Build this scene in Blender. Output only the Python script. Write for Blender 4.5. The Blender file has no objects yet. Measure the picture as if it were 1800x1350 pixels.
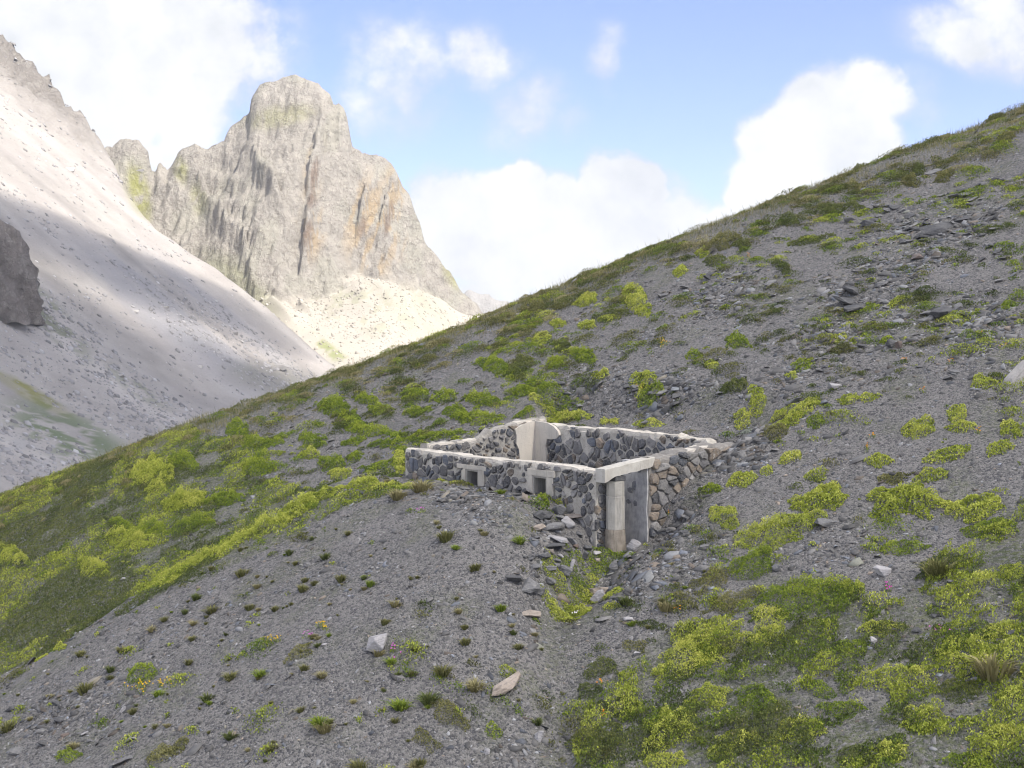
import bpy, bmesh, math, random
import numpy as np
from mathutils import Vector, Matrix

SC = bpy.context.scene
COL = SC.collection
R = math.radians
rng = np.random.default_rng(7)

# ------------------------------------------------------------------ camera
FPX = 2473.0
PITCH = math.atan(71.0 / FPX)
cam_d = bpy.data.cameras.new('camera')
cam_d.sensor_width = 36.0
cam_d.lens = FPX / 1800.0 * 36.0
cam_d.clip_start = 0.5
cam_d.clip_end = 9000.0
cam = bpy.data.objects.new('camera', cam_d)
cam.rotation_euler = (math.pi / 2 - PITCH, 0, 0)
COL.objects.link(cam)
SC.camera = cam
CF = np.array([0, math.cos(PITCH), -math.sin(PITCH)])
CU = np.array([0, math.sin(PITCH), math.cos(PITCH)])


def project(x, y, z):
    """world point -> pixel of the 1800x1350 picture (used for surveying the site)"""
    d = y * CF[1] + z * CF[2]
    u = y * CU[1] + z * CU[2]
    d = np.maximum(d, 1e-3)
    return 900 + FPX * x / d, 675 - FPX * u / d


# ------------------------------------------------------------------ noise
def _hash(ix, iy, seed):
    h = (ix.astype(np.int64) * 374761393 + iy.astype(np.int64) * 668265263 + seed * 974634777) & 0xFFFFFFFF
    h = ((h ^ (h >> 13)) * 1274126177) & 0xFFFFFFFF
    h = (h ^ (h >> 16)) & 0xFFFFFFFF
    return h.astype(np.float64) / 4294967295.0


def vnoise(x, y, seed=0):
    x = np.asarray(x, float); y = np.asarray(y, float)
    ix = np.floor(x); iy = np.floor(y)
    fx = x - ix; fy = y - iy
    fx = fx * fx * fx * (fx * (fx * 6 - 15) + 10); fy = fy * fy * fy * (fy * (fy * 6 - 15) + 10)
    a = _hash(ix, iy, seed); b = _hash(ix + 1, iy, seed); c = _hash(ix, iy + 1, seed); d = _hash(ix + 1, iy + 1, seed)
    return (a + (b - a) * fx + (c - a) * fy + (a - b - c + d) * fx * fy) * 2 - 1


def fbm(x, y, seed=0, octv=4, gain=0.5, lac=2.07):
    s = 0; a = 1; t = 0
    for i in range(octv):
        s = s + a * vnoise(x, y, seed + i * 17); t += a
        a *= gain; x = x * lac + 13.7; y = y * lac - 7.3
    return s / t


def ridged(x, y, seed=0, octv=4, gain=0.5):
    s = 0; a = 1; t = 0
    for i in range(octv):
        s = s + a * (1 - 2 * np.abs(vnoise(x, y, seed + i * 31))); t += a
        a *= gain; x = x * 2.1 + 5.1; y = y * 2.1 - 3.3
    return s / t


def sstep(a, b, x):
    t = np.clip((x - a) / (b - a), 0, 1)
    return t * t * (3 - 2 * t)


# ------------------------------------------------------------------ building frame
B0 = np.array([-3.49, 45.9])
BU = np.array([0.6, -0.8])       # along the front wall, towards the doorway
BV = np.array([0.8, 0.6])        # into the hillside
LS, LT = 10.1, 5.5
FLOOR = -5.6


def st_of(x, y):
    dx = x - B0[0]; dy = y - B0[1]
    return dx * BU[0] + dy * BU[1], dx * BV[0] + dy * BV[1]


def xy_of(s, t):
    return B0[0] + BU[0] * s + BV[0] * t, B0[1] + BU[1] * s + BV[1] * t


# ------------------------------------------------------------------ near hill height field
def ridge_y(x):
    return 58.5 + 1.2 * vnoise(x * 0.06, x * 0 + 3.3, 5)


def smax(a, b, k):
    h = np.clip(0.5 + 0.5 * (a - b) / k, 0, 1)
    return b + (a - b) * h + k * h * (1 - h)


TRENCH = [(3.0, 38.0, .25), (2.75, 37.6, .45), (2.15, 36.8, .75), (1.45, 35.85, .8), (.95, 35.0, .55), (.95, 33.6, .3), (1.15, 31.6, .22), (1.0, 28.5, .12)]


def ground(x, y, fine=True):
    x = np.asarray(x, float); y = np.asarray(y, float)
    z = 0.385 * x + 0.37 * y - 20.62
    z = z + 0.35 * fbm(x * 0.07, y * 0.07, 3, 2) + 0.16 * fbm(x * 0.3, y * 0.3, 9, 3)
    # steeper stony shoulder above the chute on the far slope
    z = z + 0.5 * sstep(12, 24, x) * np.sin((y - 45) * 0.18) * 0.5
    z = z + (np.interp(x, [-25, -22.6, -19, -15.3, -11.4, -7.6, -5, -2, 0, 2.6, 5, 7.4, 11.2, 15, 22.3, 26], [.43, .33, .23, .24, -.09, -.32, -.43, -.5, -.5, -.5, -.31, -.07, .17, .2, .23, .03]) - .12) * sstep(46, 59, y)
    # roll-over at the crest
    q = np.maximum(0, y - ridge_y(x))
    z = z - np.where(q < 9, 0.042 * q * q, 0.042 * 81 + 0.756 * (q - 9))
    # spoil platform and its bank in front of the ruin
    s, t = st_of(x, y)
    ds = np.maximum(np.maximum(-0.6 - s, s - 7.4), 0); dt = np.maximum(np.maximum(-1.5 - t, t - 0.5), 0)
    d = np.sqrt(ds * ds + dt * dt)
    cone = -4.36 + 0.05 * fbm(x * .6, y * .6, 21, 2) - 0.60 * (np.sqrt(d * d + 0.8 * 0.8) - 0.8)
    cone = cone - 0.2 * sstep(-1.6, 0.2, -np.abs(t + 0.6)) * 0
    z = smax(z, np.where(t < 1.5, cone, z - 5), 0.35)
    # trench that leads up to the doorway
    best = np.full(np.broadcast(x, y).shape, 9.0); dep = np.zeros_like(best)
    for (x0, y0, d0), (x1, y1, d1) in zip(TRENCH[:-1], TRENCH[1:]):
        ex, ey = x1 - x0, y1 - y0
        f = np.clip(((x - x0) * ex + (y - y0) * ey) / (ex * ex + ey * ey), 0, 1)
        dd = np.hypot(x - x0 - f * ex, y - y0 - f * ey)
        dep = np.where(dd < best, d0 + (d1 - d0) * f, dep); best = np.minimum(best, dd)
    z = z - dep * np.exp(-(best / (.55 + .25 * dep)) ** 2)
    # cut floor of the ruin
    m = sstep(0.12, 0.36, s) * sstep(0.12, 0.36, LS - s) * sstep(0.12, 0.36, t) * sstep(0.12, 0.36, LT - t)
    near_door = sstep(9.2, 9.6, s) * (1 - sstep(10.6, 11.9, s)) * sstep(-0.9, 0.0, t) * (1 - sstep(1.2, 2.9, t))
    z = z * (1 - m) + FLOOR * m
    z = z * (1 - near_door) + np.minimum(z, FLOOR + 0.02) * near_door
    # slope leaning on the back wall stays just under its coping
    back = sstep(5.2, 5.4, t) * (1 - sstep(6.0, 7.5, t)) * sstep(-0.6, 0.2, s) * (1 - sstep(9.2, 11, s))
    z = np.where(back > 0, z * (1 - back) + np.minimum(z, -2.86 + 0.35 * np.maximum(t - 5.5, 0)) * back, z)
    if fine:
        z = z + (0.06 * fbm(x * 1.3, y * 1.3, 41, 3) + .025 * ridged(x * 2.6, y * 2.6, 43, 2)) * (1 - m)
    return z


def hit(px, py, y0=14.0, y1=75.0):
    """ground point under a pixel (vectorised ray march)"""
    px = np.atleast_1d(np.asarray(px, float)); py = np.atleast_1d(np.asarray(py, float))
    a = (px - 900) / FPX; b = (675 - py) / FPX
    dx = a; dy = CF[1] + b * CU[1]; dz = CF[2] + b * CU[2]
    dx = dx / dy; dz = dz / dy
    found = np.zeros(px.shape, bool); res = np.full(px.shape, np.nan)
    step = 0.25
    best = np.full(px.shape, 1e9); besty = np.full(px.shape, y0)
    den = 0.385 * dx + 0.37 - dz
    ye = np.where(den > .32, 20.62 / np.maximum(den, .32), 58.0)
    lo0 = np.clip(ye - 12, y0, 54)
    for k in range(int(26 / step)):
        y = lo0 + k * step
        gap = dz * y - ground(dx * y, y, False)
        below = (gap < 0) & ~found
        res[below] = y[below]
        found |= below
        nb = (gap / y < best) & (y < 66); best[nb] = (gap / y)[nb]; besty[nb] = y[nb]
        if found.all():
            break
    res = np.where(np.isnan(res), besty, res)      # just above the skyline: the crest itself
    lo = res - step; hi = res.copy()
    for _ in range(10):
        mid = (lo + hi) / 2
        bl = ground(dx * mid, mid, False) > dz * mid
        hi = np.where(bl, mid, hi); lo = np.where(bl, lo, mid)
    return dx * hi, hi, ground(dx * hi, hi)


def hit1(px, py):
    x, y, z = hit([px], [py])
    return float(x[0]), float(y[0]), float(z[0])


def gnormal(x, y):
    e = 0.3
    zx = (ground(x + e, y, False) - ground(x - e, y, False)) / (2 * e)
    zy = (ground(x, y + e, False) - ground(x, y - e, False)) / (2 * e)
    n = np.stack([-zx, -zy, np.ones_like(zx)], -1)
    return n / np.linalg.norm(n, axis=-1, keepdims=True)


# ------------------------------------------------------------------ mesh helpers
def link(o, parent=None):
    COL.objects.link(o)
    if parent is not None:
        o.parent = parent
    return o


def mesh_np(name, V, F, mat=None, col=None, parent=None, smooth=False, extra=None):
    V = np.asarray(V, np.float32); F = np.asarray(F, np.int32)
    me = bpy.data.meshes.new(name)
    n, k = F.shape
    me.vertices.add(len(V)); me.vertices.foreach_set('co', V.ravel())
    me.loops.add(n * k); me.loops.foreach_set('vertex_index', F.ravel())
    me.polygons.add(n); me.polygons.foreach_set('loop_start', np.arange(0, n * k, k, dtype=np.int32))
    me.update(calc_edges=True)
    if smooth:
        me.polygons.foreach_set('use_smooth', np.ones(n, bool))
    if col is not None:
        c = np.ones((len(V), 4), np.float32); c[:, :3] = col
        at = me.attributes.new('Col', 'FLOAT_COLOR', 'POINT'); at.data.foreach_set('color', c.ravel())
    if extra:
        for nm, val in extra.items():
            at = me.attributes.new(nm, 'FLOAT', 'POINT'); at.data.foreach_set('value', np.asarray(val, np.float32))
    me.validate()
    if mat: me.materials.append(mat)
    return link(bpy.data.objects.new(name, me), parent)


class MB:
    """collects polygons of one mesh with a colour and a 'stone' value per vertex"""
    def __init__(s):
        s.v = []; s.f = []; s.c = []; s.w = []

    def add(s, vs, fs, col=(.5, .5, .5), w=0.0):
        b = len(s.v)
        s.v += [tuple(p) for p in vs]
        s.f += [tuple(b + i for i in f) for f in fs]
        s.c += [tuple(col)] * len(vs); s.w += [w] * len(vs)

    def box(s, p, q, col=(.5, .5, .5), w=0.0):
        (a, b, c), (d, e, f) = p, q
        s.add([(a, b, c), (d, b, c), (d, e, c), (a, e, c), (a, b, f), (d, b, f), (d, e, f), (a, e, f)],
              [(0, 3, 2, 1), (4, 5, 6, 7), (0, 1, 5, 4), (1, 2, 6, 5), (2, 3, 7, 6), (3, 0, 4, 7)], col, w)

    def build(s, name, mat, parent=None, smooth=False, bevel=0):
        me = bpy.data.meshes.new(name)
        me.from_pydata(s.v, [], s.f); me.update()
        at = me.attributes.new('Col', 'FLOAT_COLOR', 'POINT')
        c = np.ones((len(s.v), 4), np.float32); c[:, :3] = np.array(s.c); at.data.foreach_set('color', c.ravel())
        at = me.attributes.new('stone', 'FLOAT', 'POINT'); at.data.foreach_set('value', np.array(s.w, np.float32))
        bm = bmesh.new(); bm.from_mesh(me)
        bmesh.ops.recalc_face_normals(bm, faces=bm.faces)
        if bevel:
            bmesh.ops.bevel(bm, geom=bm.edges[:], offset=bevel, segments=2, affect='EDGES', profile=0.6)
        bm.to_mesh(me); bm.free()
        if smooth:
            me.polygons.foreach_set('use_smooth', np.ones(len(me.polygons), bool))
        me.materials.append(mat)
        return link(bpy.data.objects.new(name, me), parent)


def tag(o, label=None, cat=None, group=None, kind=None):
    if label: o['label'] = label
    if cat: o['category'] = cat
    if group: o['group'] = group
    if kind: o['kind'] = kind
    return o


def empty(name, loc, label, cat, group=None, rz=0):
    o = bpy.data.objects.new(name, None); o.location = loc; o.rotation_euler = (0, 0, rz)
    o.empty_display_size = 0.2
    link(o); return tag(o, label, cat, group)


# ------------------------------------------------------------------ materials
def new_mat(name):
    m = bpy.data.materials.new(name); m.use_nodes = True
    nt = m.node_tree; nt.nodes.clear()
    out = nt.nodes.new('ShaderNodeOutputMaterial')
    b = nt.nodes.new('ShaderNodeBsdfPrincipled')
    nt.links.new(b.outputs[0], out.inputs[0])
    b.inputs['Roughness'].default_value = 0.9
    b.inputs['Specular IOR Level'].default_value = 0.25
    return m, nt, b


class N:
    """small node-graph helper"""
    def __init__(s, nt): s.nt = nt

    def n(s, t, **kw):
        nd = s.nt.nodes.new(t)
        for k, v in kw.items(): setattr(nd, k, v)
        return nd

    def put(s, sock, v):
        if isinstance(v, bpy.types.NodeSocket): s.nt.links.new(v, sock)
        elif v is not None:
            sock.default_value = v

    def math(s, op, a, b=None, c=None, clamp=False):
        nd = s.n('ShaderNodeMath', operation=op, use_clamp=clamp)
        s.put(nd.inputs[0], a); s.put(nd.inputs[1], b); s.put(nd.inputs[2], c)
        return nd.outputs[0]

    def vmath(s, op, a, b=None):
        nd = s.n('ShaderNodeVectorMath', operation=op)
        s.put(nd.inputs[0], a); s.put(nd.inputs[1], b)
        return nd.outputs['Value'] if op == 'LENGTH' else nd.outputs[0]

    def noise(s, vec, scale, detail=4, rough=0.55, dist=0.0):
        nd = s.n('ShaderNodeTexNoise')
        if vec is not None: s.put(nd.inputs['Vector'], vec)
        nd.inputs['Scale'].default_value = scale; nd.inputs['Detail'].default_value = detail
        nd.inputs['Roughness'].default_value = rough; nd.inputs['Distortion'].default_value = dist
        return nd.outputs[0]

    def voro(s, vec, scale, feature='F1', out=0):
        nd = s.n('ShaderNodeTexVoronoi', feature=feature)
        s.put(nd.inputs['Vector'], vec); nd.inputs['Scale'].default_value = scale
        return nd.outputs[out]

    def ramp(s, v, a, b, lo=0.0, hi=1.0, smooth=True):
        nd = s.n('ShaderNodeMapRange', interpolation_type='SMOOTHSTEP' if smooth else 'LINEAR')
        s.put(nd.inputs[0], v); s.put(nd.inputs[1], a); s.put(nd.inputs[2], b); s.put(nd.inputs[3], lo); s.put(nd.inputs[4], hi)
        return nd.outputs[0]

    def mix(s, f, a, b, mode='MIX'):
        nd = s.n('ShaderNodeMix', data_type='RGBA', blend_type=mode)
        s.put(nd.inputs[0], f)
        for sock, v in ((nd.inputs[6], a), (nd.inputs[7], b)):
            if isinstance(v, tuple): v = (*v, 1.0) if len(v) == 3 else v
            s.put(sock, v)
        return nd.outputs[2]

    def attr(s, name, out='Color'):
        nd = s.n('ShaderNodeAttribute', attribute_name=name); return nd.outputs[out]

    def pos(s): return s.n('ShaderNodeNewGeometry').outputs['Position']

    def obj(s): return s.n('ShaderNodeTexCoord').outputs['Object']

    def scale3(s, vec, sc):
        nd = s.n('ShaderNodeMapping'); s.put(nd.inputs[0], vec); nd.inputs['Scale'].default_value = sc
        return nd.outputs[0]

    def bump(s, h, dist, strength=1.0, normal=None):
        nd = s.n('ShaderNodeBump'); s.put(nd.inputs['Height'], h)
        nd.inputs['Distance'].default_value = dist; nd.inputs['Strength'].default_value = strength
        if normal is not None: s.put(nd.inputs['Normal'], normal)
        return nd.outputs[0]


def mat_ground():
    m, nt, b = new_mat('slate_grit'); g = N(nt); p = g.pos()
    n1 = g.noise(p, 0.5, 5); n2 = g.noise(p, 6, 4); n3 = g.noise(p, 38, 3, 0.7)
    base = g.mix(g.ramp(n1, .35, .65), (.128, .122, .116), (.176, .166, .155))
    base = g.mix(g.ramp(n2, .42, .7), base, (.10, .095, .092))
    v = g.voro(p, 21); vc = g.n('ShaderNodeTexVoronoi'); g.put(vc.inputs['Vector'], p); vc.inputs['Scale'].default_value = 21
    vr = g.n('ShaderNodeSeparateColor'); g.put(vr.inputs[0], vc.outputs['Color'])
    base = g.mix(g.ramp(vr.outputs[0], .3, 1, 0, .75), base, (.235, .222, .205))
    base = g.mix(g.ramp(vr.outputs[1], .72, .8, 0, .8), base, (.055, .055, .06))
    base = g.mix(g.ramp(n3, .5, .75, 0, .6), base, (.07, .068, .068))
    gm = g.attr('green', 'Fac')
    gf = g.math('MULTIPLY', gm, g.ramp(g.noise(p, 9, 5, .7), .38, .6))
    gcol = g.mix(g.ramp(g.noise(p, 2.2, 4), .35, .65), (.045, .06, .018), (.10, .115, .03))
    base = g.mix(gf, base, gcol)
    g.put(b.inputs['Base Color'], base)
    hgt = g.math('ADD', g.math('MULTIPLY', g.ramp(v, 0, .6, 1, 0), .6), g.math('MULTIPLY', n3, .7))
    g.put(b.inputs['Normal'], g.bump(hgt, .06, 1.0))
    b.inputs['Roughness'].default_value = .85
    return m


def mat_attr(name, rough=.8, spec=.25, bump_scale=0, bump_d=.01, var=0.0, var_scale=8, translucent=0.0):
    m, nt, b = new_mat(name); g = N(nt)
    c = g.attr('Col')
    p = g.pos()
    if var:
        nz = g.noise(p, var_scale, 4, .65)
        c = g.mix(g.ramp(nz, .3, .7, var, 0, False), c, (0.03, .03, .03), 'MIX')
    g.put(b.inputs['Base Color'], c)
    b.inputs['Roughness'].default_value = rough; b.inputs['Specular IOR Level'].default_value = spec
    if bump_scale:
        g.put(b.inputs['Normal'], g.bump(g.noise(p, bump_scale, 5, .7), bump_d, 1.0))
    if translucent:
        tr = g.n('ShaderNodeBsdfTranslucent'); g.put(tr.inputs[0], c)
        mx = g.n('ShaderNodeMixShader'); mx.inputs[0].default_value = translucent
        nt.links.new(b.outputs[0], mx.inputs[1]); nt.links.new(tr.outputs[0], mx.inputs[2])
        out = [x for x in nt.nodes if x.type == 'OUTPUT_MATERIAL'][0]
        nt.links.new(mx.outputs[0], out.inputs[0])
    return m


def mat_masonry():
    m, nt, b = new_mat('rubble_masonry'); g = N(nt); p = g.pos()
    st = g.attr('stone', 'Fac'); c = g.attr('Col')
    n1 = g.noise(p, 3, 5); n2 = g.noise(p, 22, 5, .7); n3 = g.noise(p, 1.1, 3)
    mortar = g.mix(g.ramp(n1, .3, .7), (.33, .305, .26), (.48, .445, .385))
    mortar = g.mix(g.ramp(n2, .48, .72, 0, .75), mortar, (.17, .155, .135))
    stone = g.mix(g.ramp(n2, .35, .7, 0, .55), c, (.22, .21, .195))
    stone = g.mix(g.ramp(g.noise(p, 9, 4), .52, .72, 0, .6), stone, (.05, .05, .055))
    # lime smears over the stones
    stone = g.mix(g.ramp(g.noise(p, 5.5, 6, .7), .60, .70, 0, .75), stone, (.40, .375, .33))
    g.put(b.inputs['Base Color'], g.mix(st, mortar, stone))
    g.put(b.inputs['Normal'], g.bump(g.math('ADD', g.math('MULTIPLY', n2, .6), n1), .05, .8))
    return m


def mat_plaster(name, a, c, dark=(.2, .185, .16), stain=.5, scale=1.0):
    m, nt, b = new_mat(name); g = N(nt); p = g.pos()
    n1 = g.noise(p, 1.6 * scale, 5); n2 = g.noise(p, 14 * scale, 5, .7)
    streak = g.noise(g.scale3(p, (5, 5, .7)), 1.5 * scale, 4)
    base = g.mix(g.ramp(n1, .3, .7), a, c)
    base = g.mix(g.ramp(streak, .5, .75, 0, stain), base, dark)
    base = g.mix(g.ramp(n2, .58, .72, 0, .7), base, dark)
    g.put(b.inputs['Base Color'], base)
    g.put(b.inputs['Normal'], g.bump(g.math('ADD', n2, n1), .02, .8))
    return m


def mat_rock(name, a, c, lich=(.3, .29, .25), sc=1.0):
    m, nt, b = new_mat(name); g = N(nt); p = g.obj()
    rnd = g.n('ShaderNodeObjectInfo').outputs['Random']
    pw = g.vmath('ADD', p, g.n('ShaderNodeObjectInfo').outputs['Location'])
    n1 = g.noise(pw, 2.5 * sc, 5); n2 = g.noise(pw, 16 * sc, 5, .7)
    lay = g.noise(g.scale3(pw, (2, 2, 14)), 1.6 * sc, 4)
    base = g.mix(g.ramp(n1, .3, .7), a, c)
    base = g.mix(g.ramp(lay, .5, .7, 0, .5), base, tuple(.45 * v for v in a))
    base = g.mix(g.ramp(n2, .52, .7, 0, .7), base, lich)
    base = g.mix(g.math('MULTIPLY', rnd, .35), base, (.1, .1, .1))
    g.put(b.inputs['Base Color'], base)
    g.put(b.inputs['Normal'], g.bump(g.math('ADD', lay, g.math('MULTIPLY', n2, .8)), .05, .9))
    return m


def mat_mountain(name, near=False):
    m, nt, b = new_mat(name); g = N(nt); p = g.pos()
    c = g.attr('Col'); rk = g.attr('rock', 'Fac')
    tilt = g.n('ShaderNodeMapping'); g.put(tilt.inputs[0], p); tilt.inputs['Rotation'].default_value = (0, R(38), R(15)); tilt.inputs['Scale'].default_value = (1, .75, .5)
    st = g.noise(tilt.outputs[0], .11, 8, .68)
    n1 = g.noise(p, .03, 6); n2 = g.noise(p, .25, 6, .72); n3 = g.noise(p, 1.1, 4, .7)
    rock = g.mix(g.ramp(st, .46, .68, .0, .5), c, g.mix(.5, c, (.16, .145, .125)))
    rock = g.mix(g.ramp(n2, .47, .66, 0, .65), rock, g.mix(.4, c, (.62, .58, .5)))
    rock = g.mix(g.ramp(n2, .40, .30, 0, .7), rock, (.17, .155, .135))
    wv = g.n('ShaderNodeTexNoise'); g.put(wv.inputs['Vector'], p); wv.inputs['Scale'].default_value = .06; wv.inputs['Detail'].default_value = 5
    pw = g.vmath('ADD', tilt.outputs[0], g.vmath('MULTIPLY', wv.outputs['Color'], (26, 26, 26)))
    ck = g.voro(pw, .085, 'DISTANCE_TO_EDGE'); ck2 = g.voro(pw, .24, 'DISTANCE_TO_EDGE')
    rock = g.mix(g.math('MULTIPLY', g.ramp(ck, .0, .035, .65, 0), g.ramp(n2, .4, .6)), rock, (.15, .13, .11))
    rock = g.mix(g.math('MULTIPLY', g.ramp(ck2, .0, .05, .5, 0), g.ramp(n1, .4, .55)), rock, (.17, .15, .13))
    scr = g.mix(g.ramp(n1, .35, .65, 0, .35), c, g.mix(.55, c, (.28, .25, .24)))
    scr = g.mix(g.ramp(n3, .5, .68, 0, .4), scr, g.mix(.5, c, (.1, .095, .09)))
    scr = g.mix(g.ramp(g.noise(p, .45, 5, .7), .60, .72, 0, .35), scr, (.5, .47, .43))
    g.put(b.inputs['Base Color'], g.mix(rk, scr, rock))
    h = g.math('ADD', g.math('MULTIPLY', st, g.math('MULTIPLY', rk, 7.0)), g.math('ADD', g.math('MULTIPLY', n2, g.math('ADD', g.math('MULTIPLY', rk, 5.0), .35)), g.math('MULTIPLY', n3, .5)))
    g.put(b.inputs['Normal'], g.bump(h, 1.0, .9))
    b.inputs['Roughness'].default_value = .95; b.inputs['Specular IOR Level'].default_value = .1
    return m


M_GROUND = mat_ground()
M_SHARD = mat_attr('slate_chips', .62, .35, 30, .006, .3, 14)
M_LEAF = mat_attr('leaves', .7, .2, translucent=.25)
M_PETAL = mat_attr('petals', .6, .2, translucent=.3)
M_MASON = mat_masonry()
M_PLASTER = mat_plaster('old_plaster', (.50, .455, .385), (.42, .385, .33), (.26, .24, .21), .45)
M_CONC = mat_plaster('weathered_concrete', (.33, .31, .27), (.25, .235, .205), (.12, .11, .10), .55, 1.6)
M_BASE = mat_plaster('stained_concrete', (.26, .225, .18), (.17, .145, .115), (.07, .06, .05), .8, 2.6)
M_JAMB = mat_plaster('limed_jamb', (.47, .455, .435), (.31, .305, .30), (.13, .13, .135), .45, 3.0)
M_SURR = mat_plaster('window_render', (.46, .42, .355), (.36, .33, .28), (.17, .155, .13), .5, 2.0)
M_SLATE = mat_rock('slate_rock', (.115, .113, .115), (.175, .17, .165))
M_PALE = mat_rock('pale_rock', (.30, .29, .29), (.38, .36, .35), (.2, .19, .18))
M_TAN = mat_rock('tan_rock', (.26, .215, .175), (.33, .28, .23), (.15, .14, .13))
M_DARK = mat_rock('dark_rock', (.05, .05, .055), (.10, .098, .095), (.15, .145, .13))
M_RUST = mat_rock('rusty_rock', (.17, .115, .085), (.12, .1, .09), (.1, .09, .08))
M_MTN = mat_mountain('limestone')
HAZE = 0.00015

# ================================================================== GROUND OF THE NEAR HILL
def in_poly(px, py, poly, soft=0.0):
    px = np.asarray(px, float); py = np.asarray(py, float)
    ins = np.zeros(px.shape, bool); j = len(poly) - 1
    for i in range(len(poly)):
        xi, yi = poly[i]; xj, yj = poly[j]
        c = ((yi > py) != (yj > py)) & (px < (xj - xi) * (py - yi) / ((yj - yi) + 1e-9) + xi)
        ins ^= c; j = i
    return ins


# survey outlines of the greener parts of the hill
Z_LEFT = [(-300, 1180), (-300, 900), (0, 872), (120, 820), (290, 752), (380, 770), (450, 830), (560, 850), (700, 848), (640, 872), (560, 915), (470, 955), (380, 1000), (290, 1035), (215, 1080), (120, 1140), (0, 1205)]
Z_LOW = [(1010, 1400), (1030, 1250), (1080, 1200), (1150, 1180), (1200, 1120), (1290, 1100), (1350, 1010), (1480, 1010), (1560, 1080), (1640, 960), (1800, 880), (2100, 860), (2100, 1500), (1010, 1500)]
Z_CREST = None


def green_at(x, y):
    """how much green soil cover the hill has at a place (0..1)"""
    z = ground(x, y, False)
    px, py = project(x, y, z)
    wob = 60 * fbm(x * .35, y * .35, 77, 3); wob2 = 45 * fbm(x * .3, y * .3, 99, 3)
    a = in_poly(px + wob, py + wob2 * .6, Z_LEFT)
    b = in_poly(px + wob, py + wob2, Z_LOW)
    gn = fbm(x * .8, y * .8, 55, 4)
    g = np.where(a, .75 + .6 * gn + .35 * sstep(420, 80, px), 0)
    g = np.maximum(g, np.where(b, .55 + .9 * gn, 0))
    crest = sstep(3.4, 1.0, np.abs(y - ridge_y(x) - 2.5)) * (.6 + .7 * gn)
    g = np.maximum(g, crest * .4)
    g = np.maximum(g, .35 * sstep(.05, .5, gn))
    return np.clip(g, 0, 1)


GX = np.arange(-62, 66.01, 0.17); GY = np.concatenate([np.arange(4, 14, 1.0), np.arange(14, 70, 0.17), np.arange(70, 125, 1.5)])
XX, YY = np.meshgrid(GX, GY)
ZZ = ground(XX, YY)


def grid_faces(ny, nx):
    i = np.arange(ny - 1)[:, None] * nx + np.arange(nx - 1)[None, :]
    i = i.ravel()
    return np.stack([i, i + 1, i + 1 + nx, i + nx], 1)


GR = green_at(XX, YY)
hill = mesh_np('hillside', np.stack([XX.ravel(), YY.ravel(), ZZ.ravel()], 1), grid_faces(*XX.shape), M_GROUND, smooth=True, extra={'green': GR.ravel()})
tag(hill, kind='structure')

# ================================================================== FAR SCREE SLOPE, PEAK, DISTANT RIDGE
def ell(px, py, cx, cy, rx, ry, ang=0.0, soft=.5):
    a = math.radians(ang); dx = px - cx; dy = py - cy
    u = (dx * math.cos(a) + dy * math.sin(a)) / rx; v = (-dx * math.sin(a) + dy * math.cos(a)) / ry
    return sstep(1 + soft, 1 - soft, np.sqrt(u * u + v * v))


CA = np.array([-307.0, 844.0]); CN = np.array([0.562, 0.827])


def talus(x, y):
    return -203 - .345 * x + .231 * y + .25 * np.minimum(0, x + 50) + 13 * sstep(-165, -115, x) - 4 - 16 * sstep(-75, -25, x)


def scree(x, y):
    z = -.7 * x + .245 * y - 243
    q = (x - CA[0]) * CN[0] + (y - CA[1]) * CN[1]
    al = (x - CA[0]) * .827 - (y - CA[1]) * .562           # along the crest, down valley
    q = q + np.interp(al, [60, 95, 116, 150, 177, 201, 228, 265], [0, 3, 12, 30, 36, 22, 8, 0])
    up = sstep(150, 40, al)
    # rocky crest
    crest = np.exp(-(np.maximum(0, -q - 4) / 42.0) ** 2) * up
    rock = crest * (.5 + .5 * sstep(-.25, .3, fbm(x * .03, y * .03, 12, 3) + .5 * crest - .25))
    z = z + crest * (9 * ridged(x * .035, y * .035, 61, 5) + 7 * ridged(x * .11, y * .11, 64, 3)) * sstep(160, 90, al)
    z = z + 1.2 * fbm(x * .02 + y * .004, y * .006, 15, 3) * (1 - crest)
    # shallow runnels along the fall line, lateral coordinate = across the fall line
    lat = x * .33 + y * .944
    z = z + 1.8 * fbm(lat * .035, al * .004, 18, 4) + .5 * ridged(lat * .11, al * .012, 17, 3) + .5 * fbm(x * .12, y * .12, 19, 4)
    # concave foot
    z = z - np.where(q > 0, 1.25 * q, 0)
    foot = np.maximum(0, -z - 20)
    z = z + .45 * foot
    return z, rock


SX = np.arange(-430, 60.1, 1.7); SY = np.arange(170, 930.1, 1.7)
X2, Y2 = np.meshgrid(SX, SY)
Z2, RK2 = scree(X2, Y2)
Z2 = np.maximum(Z2, -120)
PX, PY = project(X2, Y2, Z2)
nse = fbm(X2 * .05, Y2 * .05, 33, 4); nse2 = fbm(X2 * .16, Y2 * .16, 34, 3)
base = np.array([.278, .257, .232]); C2 = np.ones(X2.shape + (3,)) * base
lat = X2 * .33 + Y2 * .944
bands = fbm(lat * .05, (X2 - Y2) * .004, 36, 4)
C2 = C2 * (1 + .42 * bands + .16 * nse2)[..., None]


def paint(C, m, col):
    m = np.clip(m, 0, 1)[..., None]; return C * (1 - m) + np.array(col) * m


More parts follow.
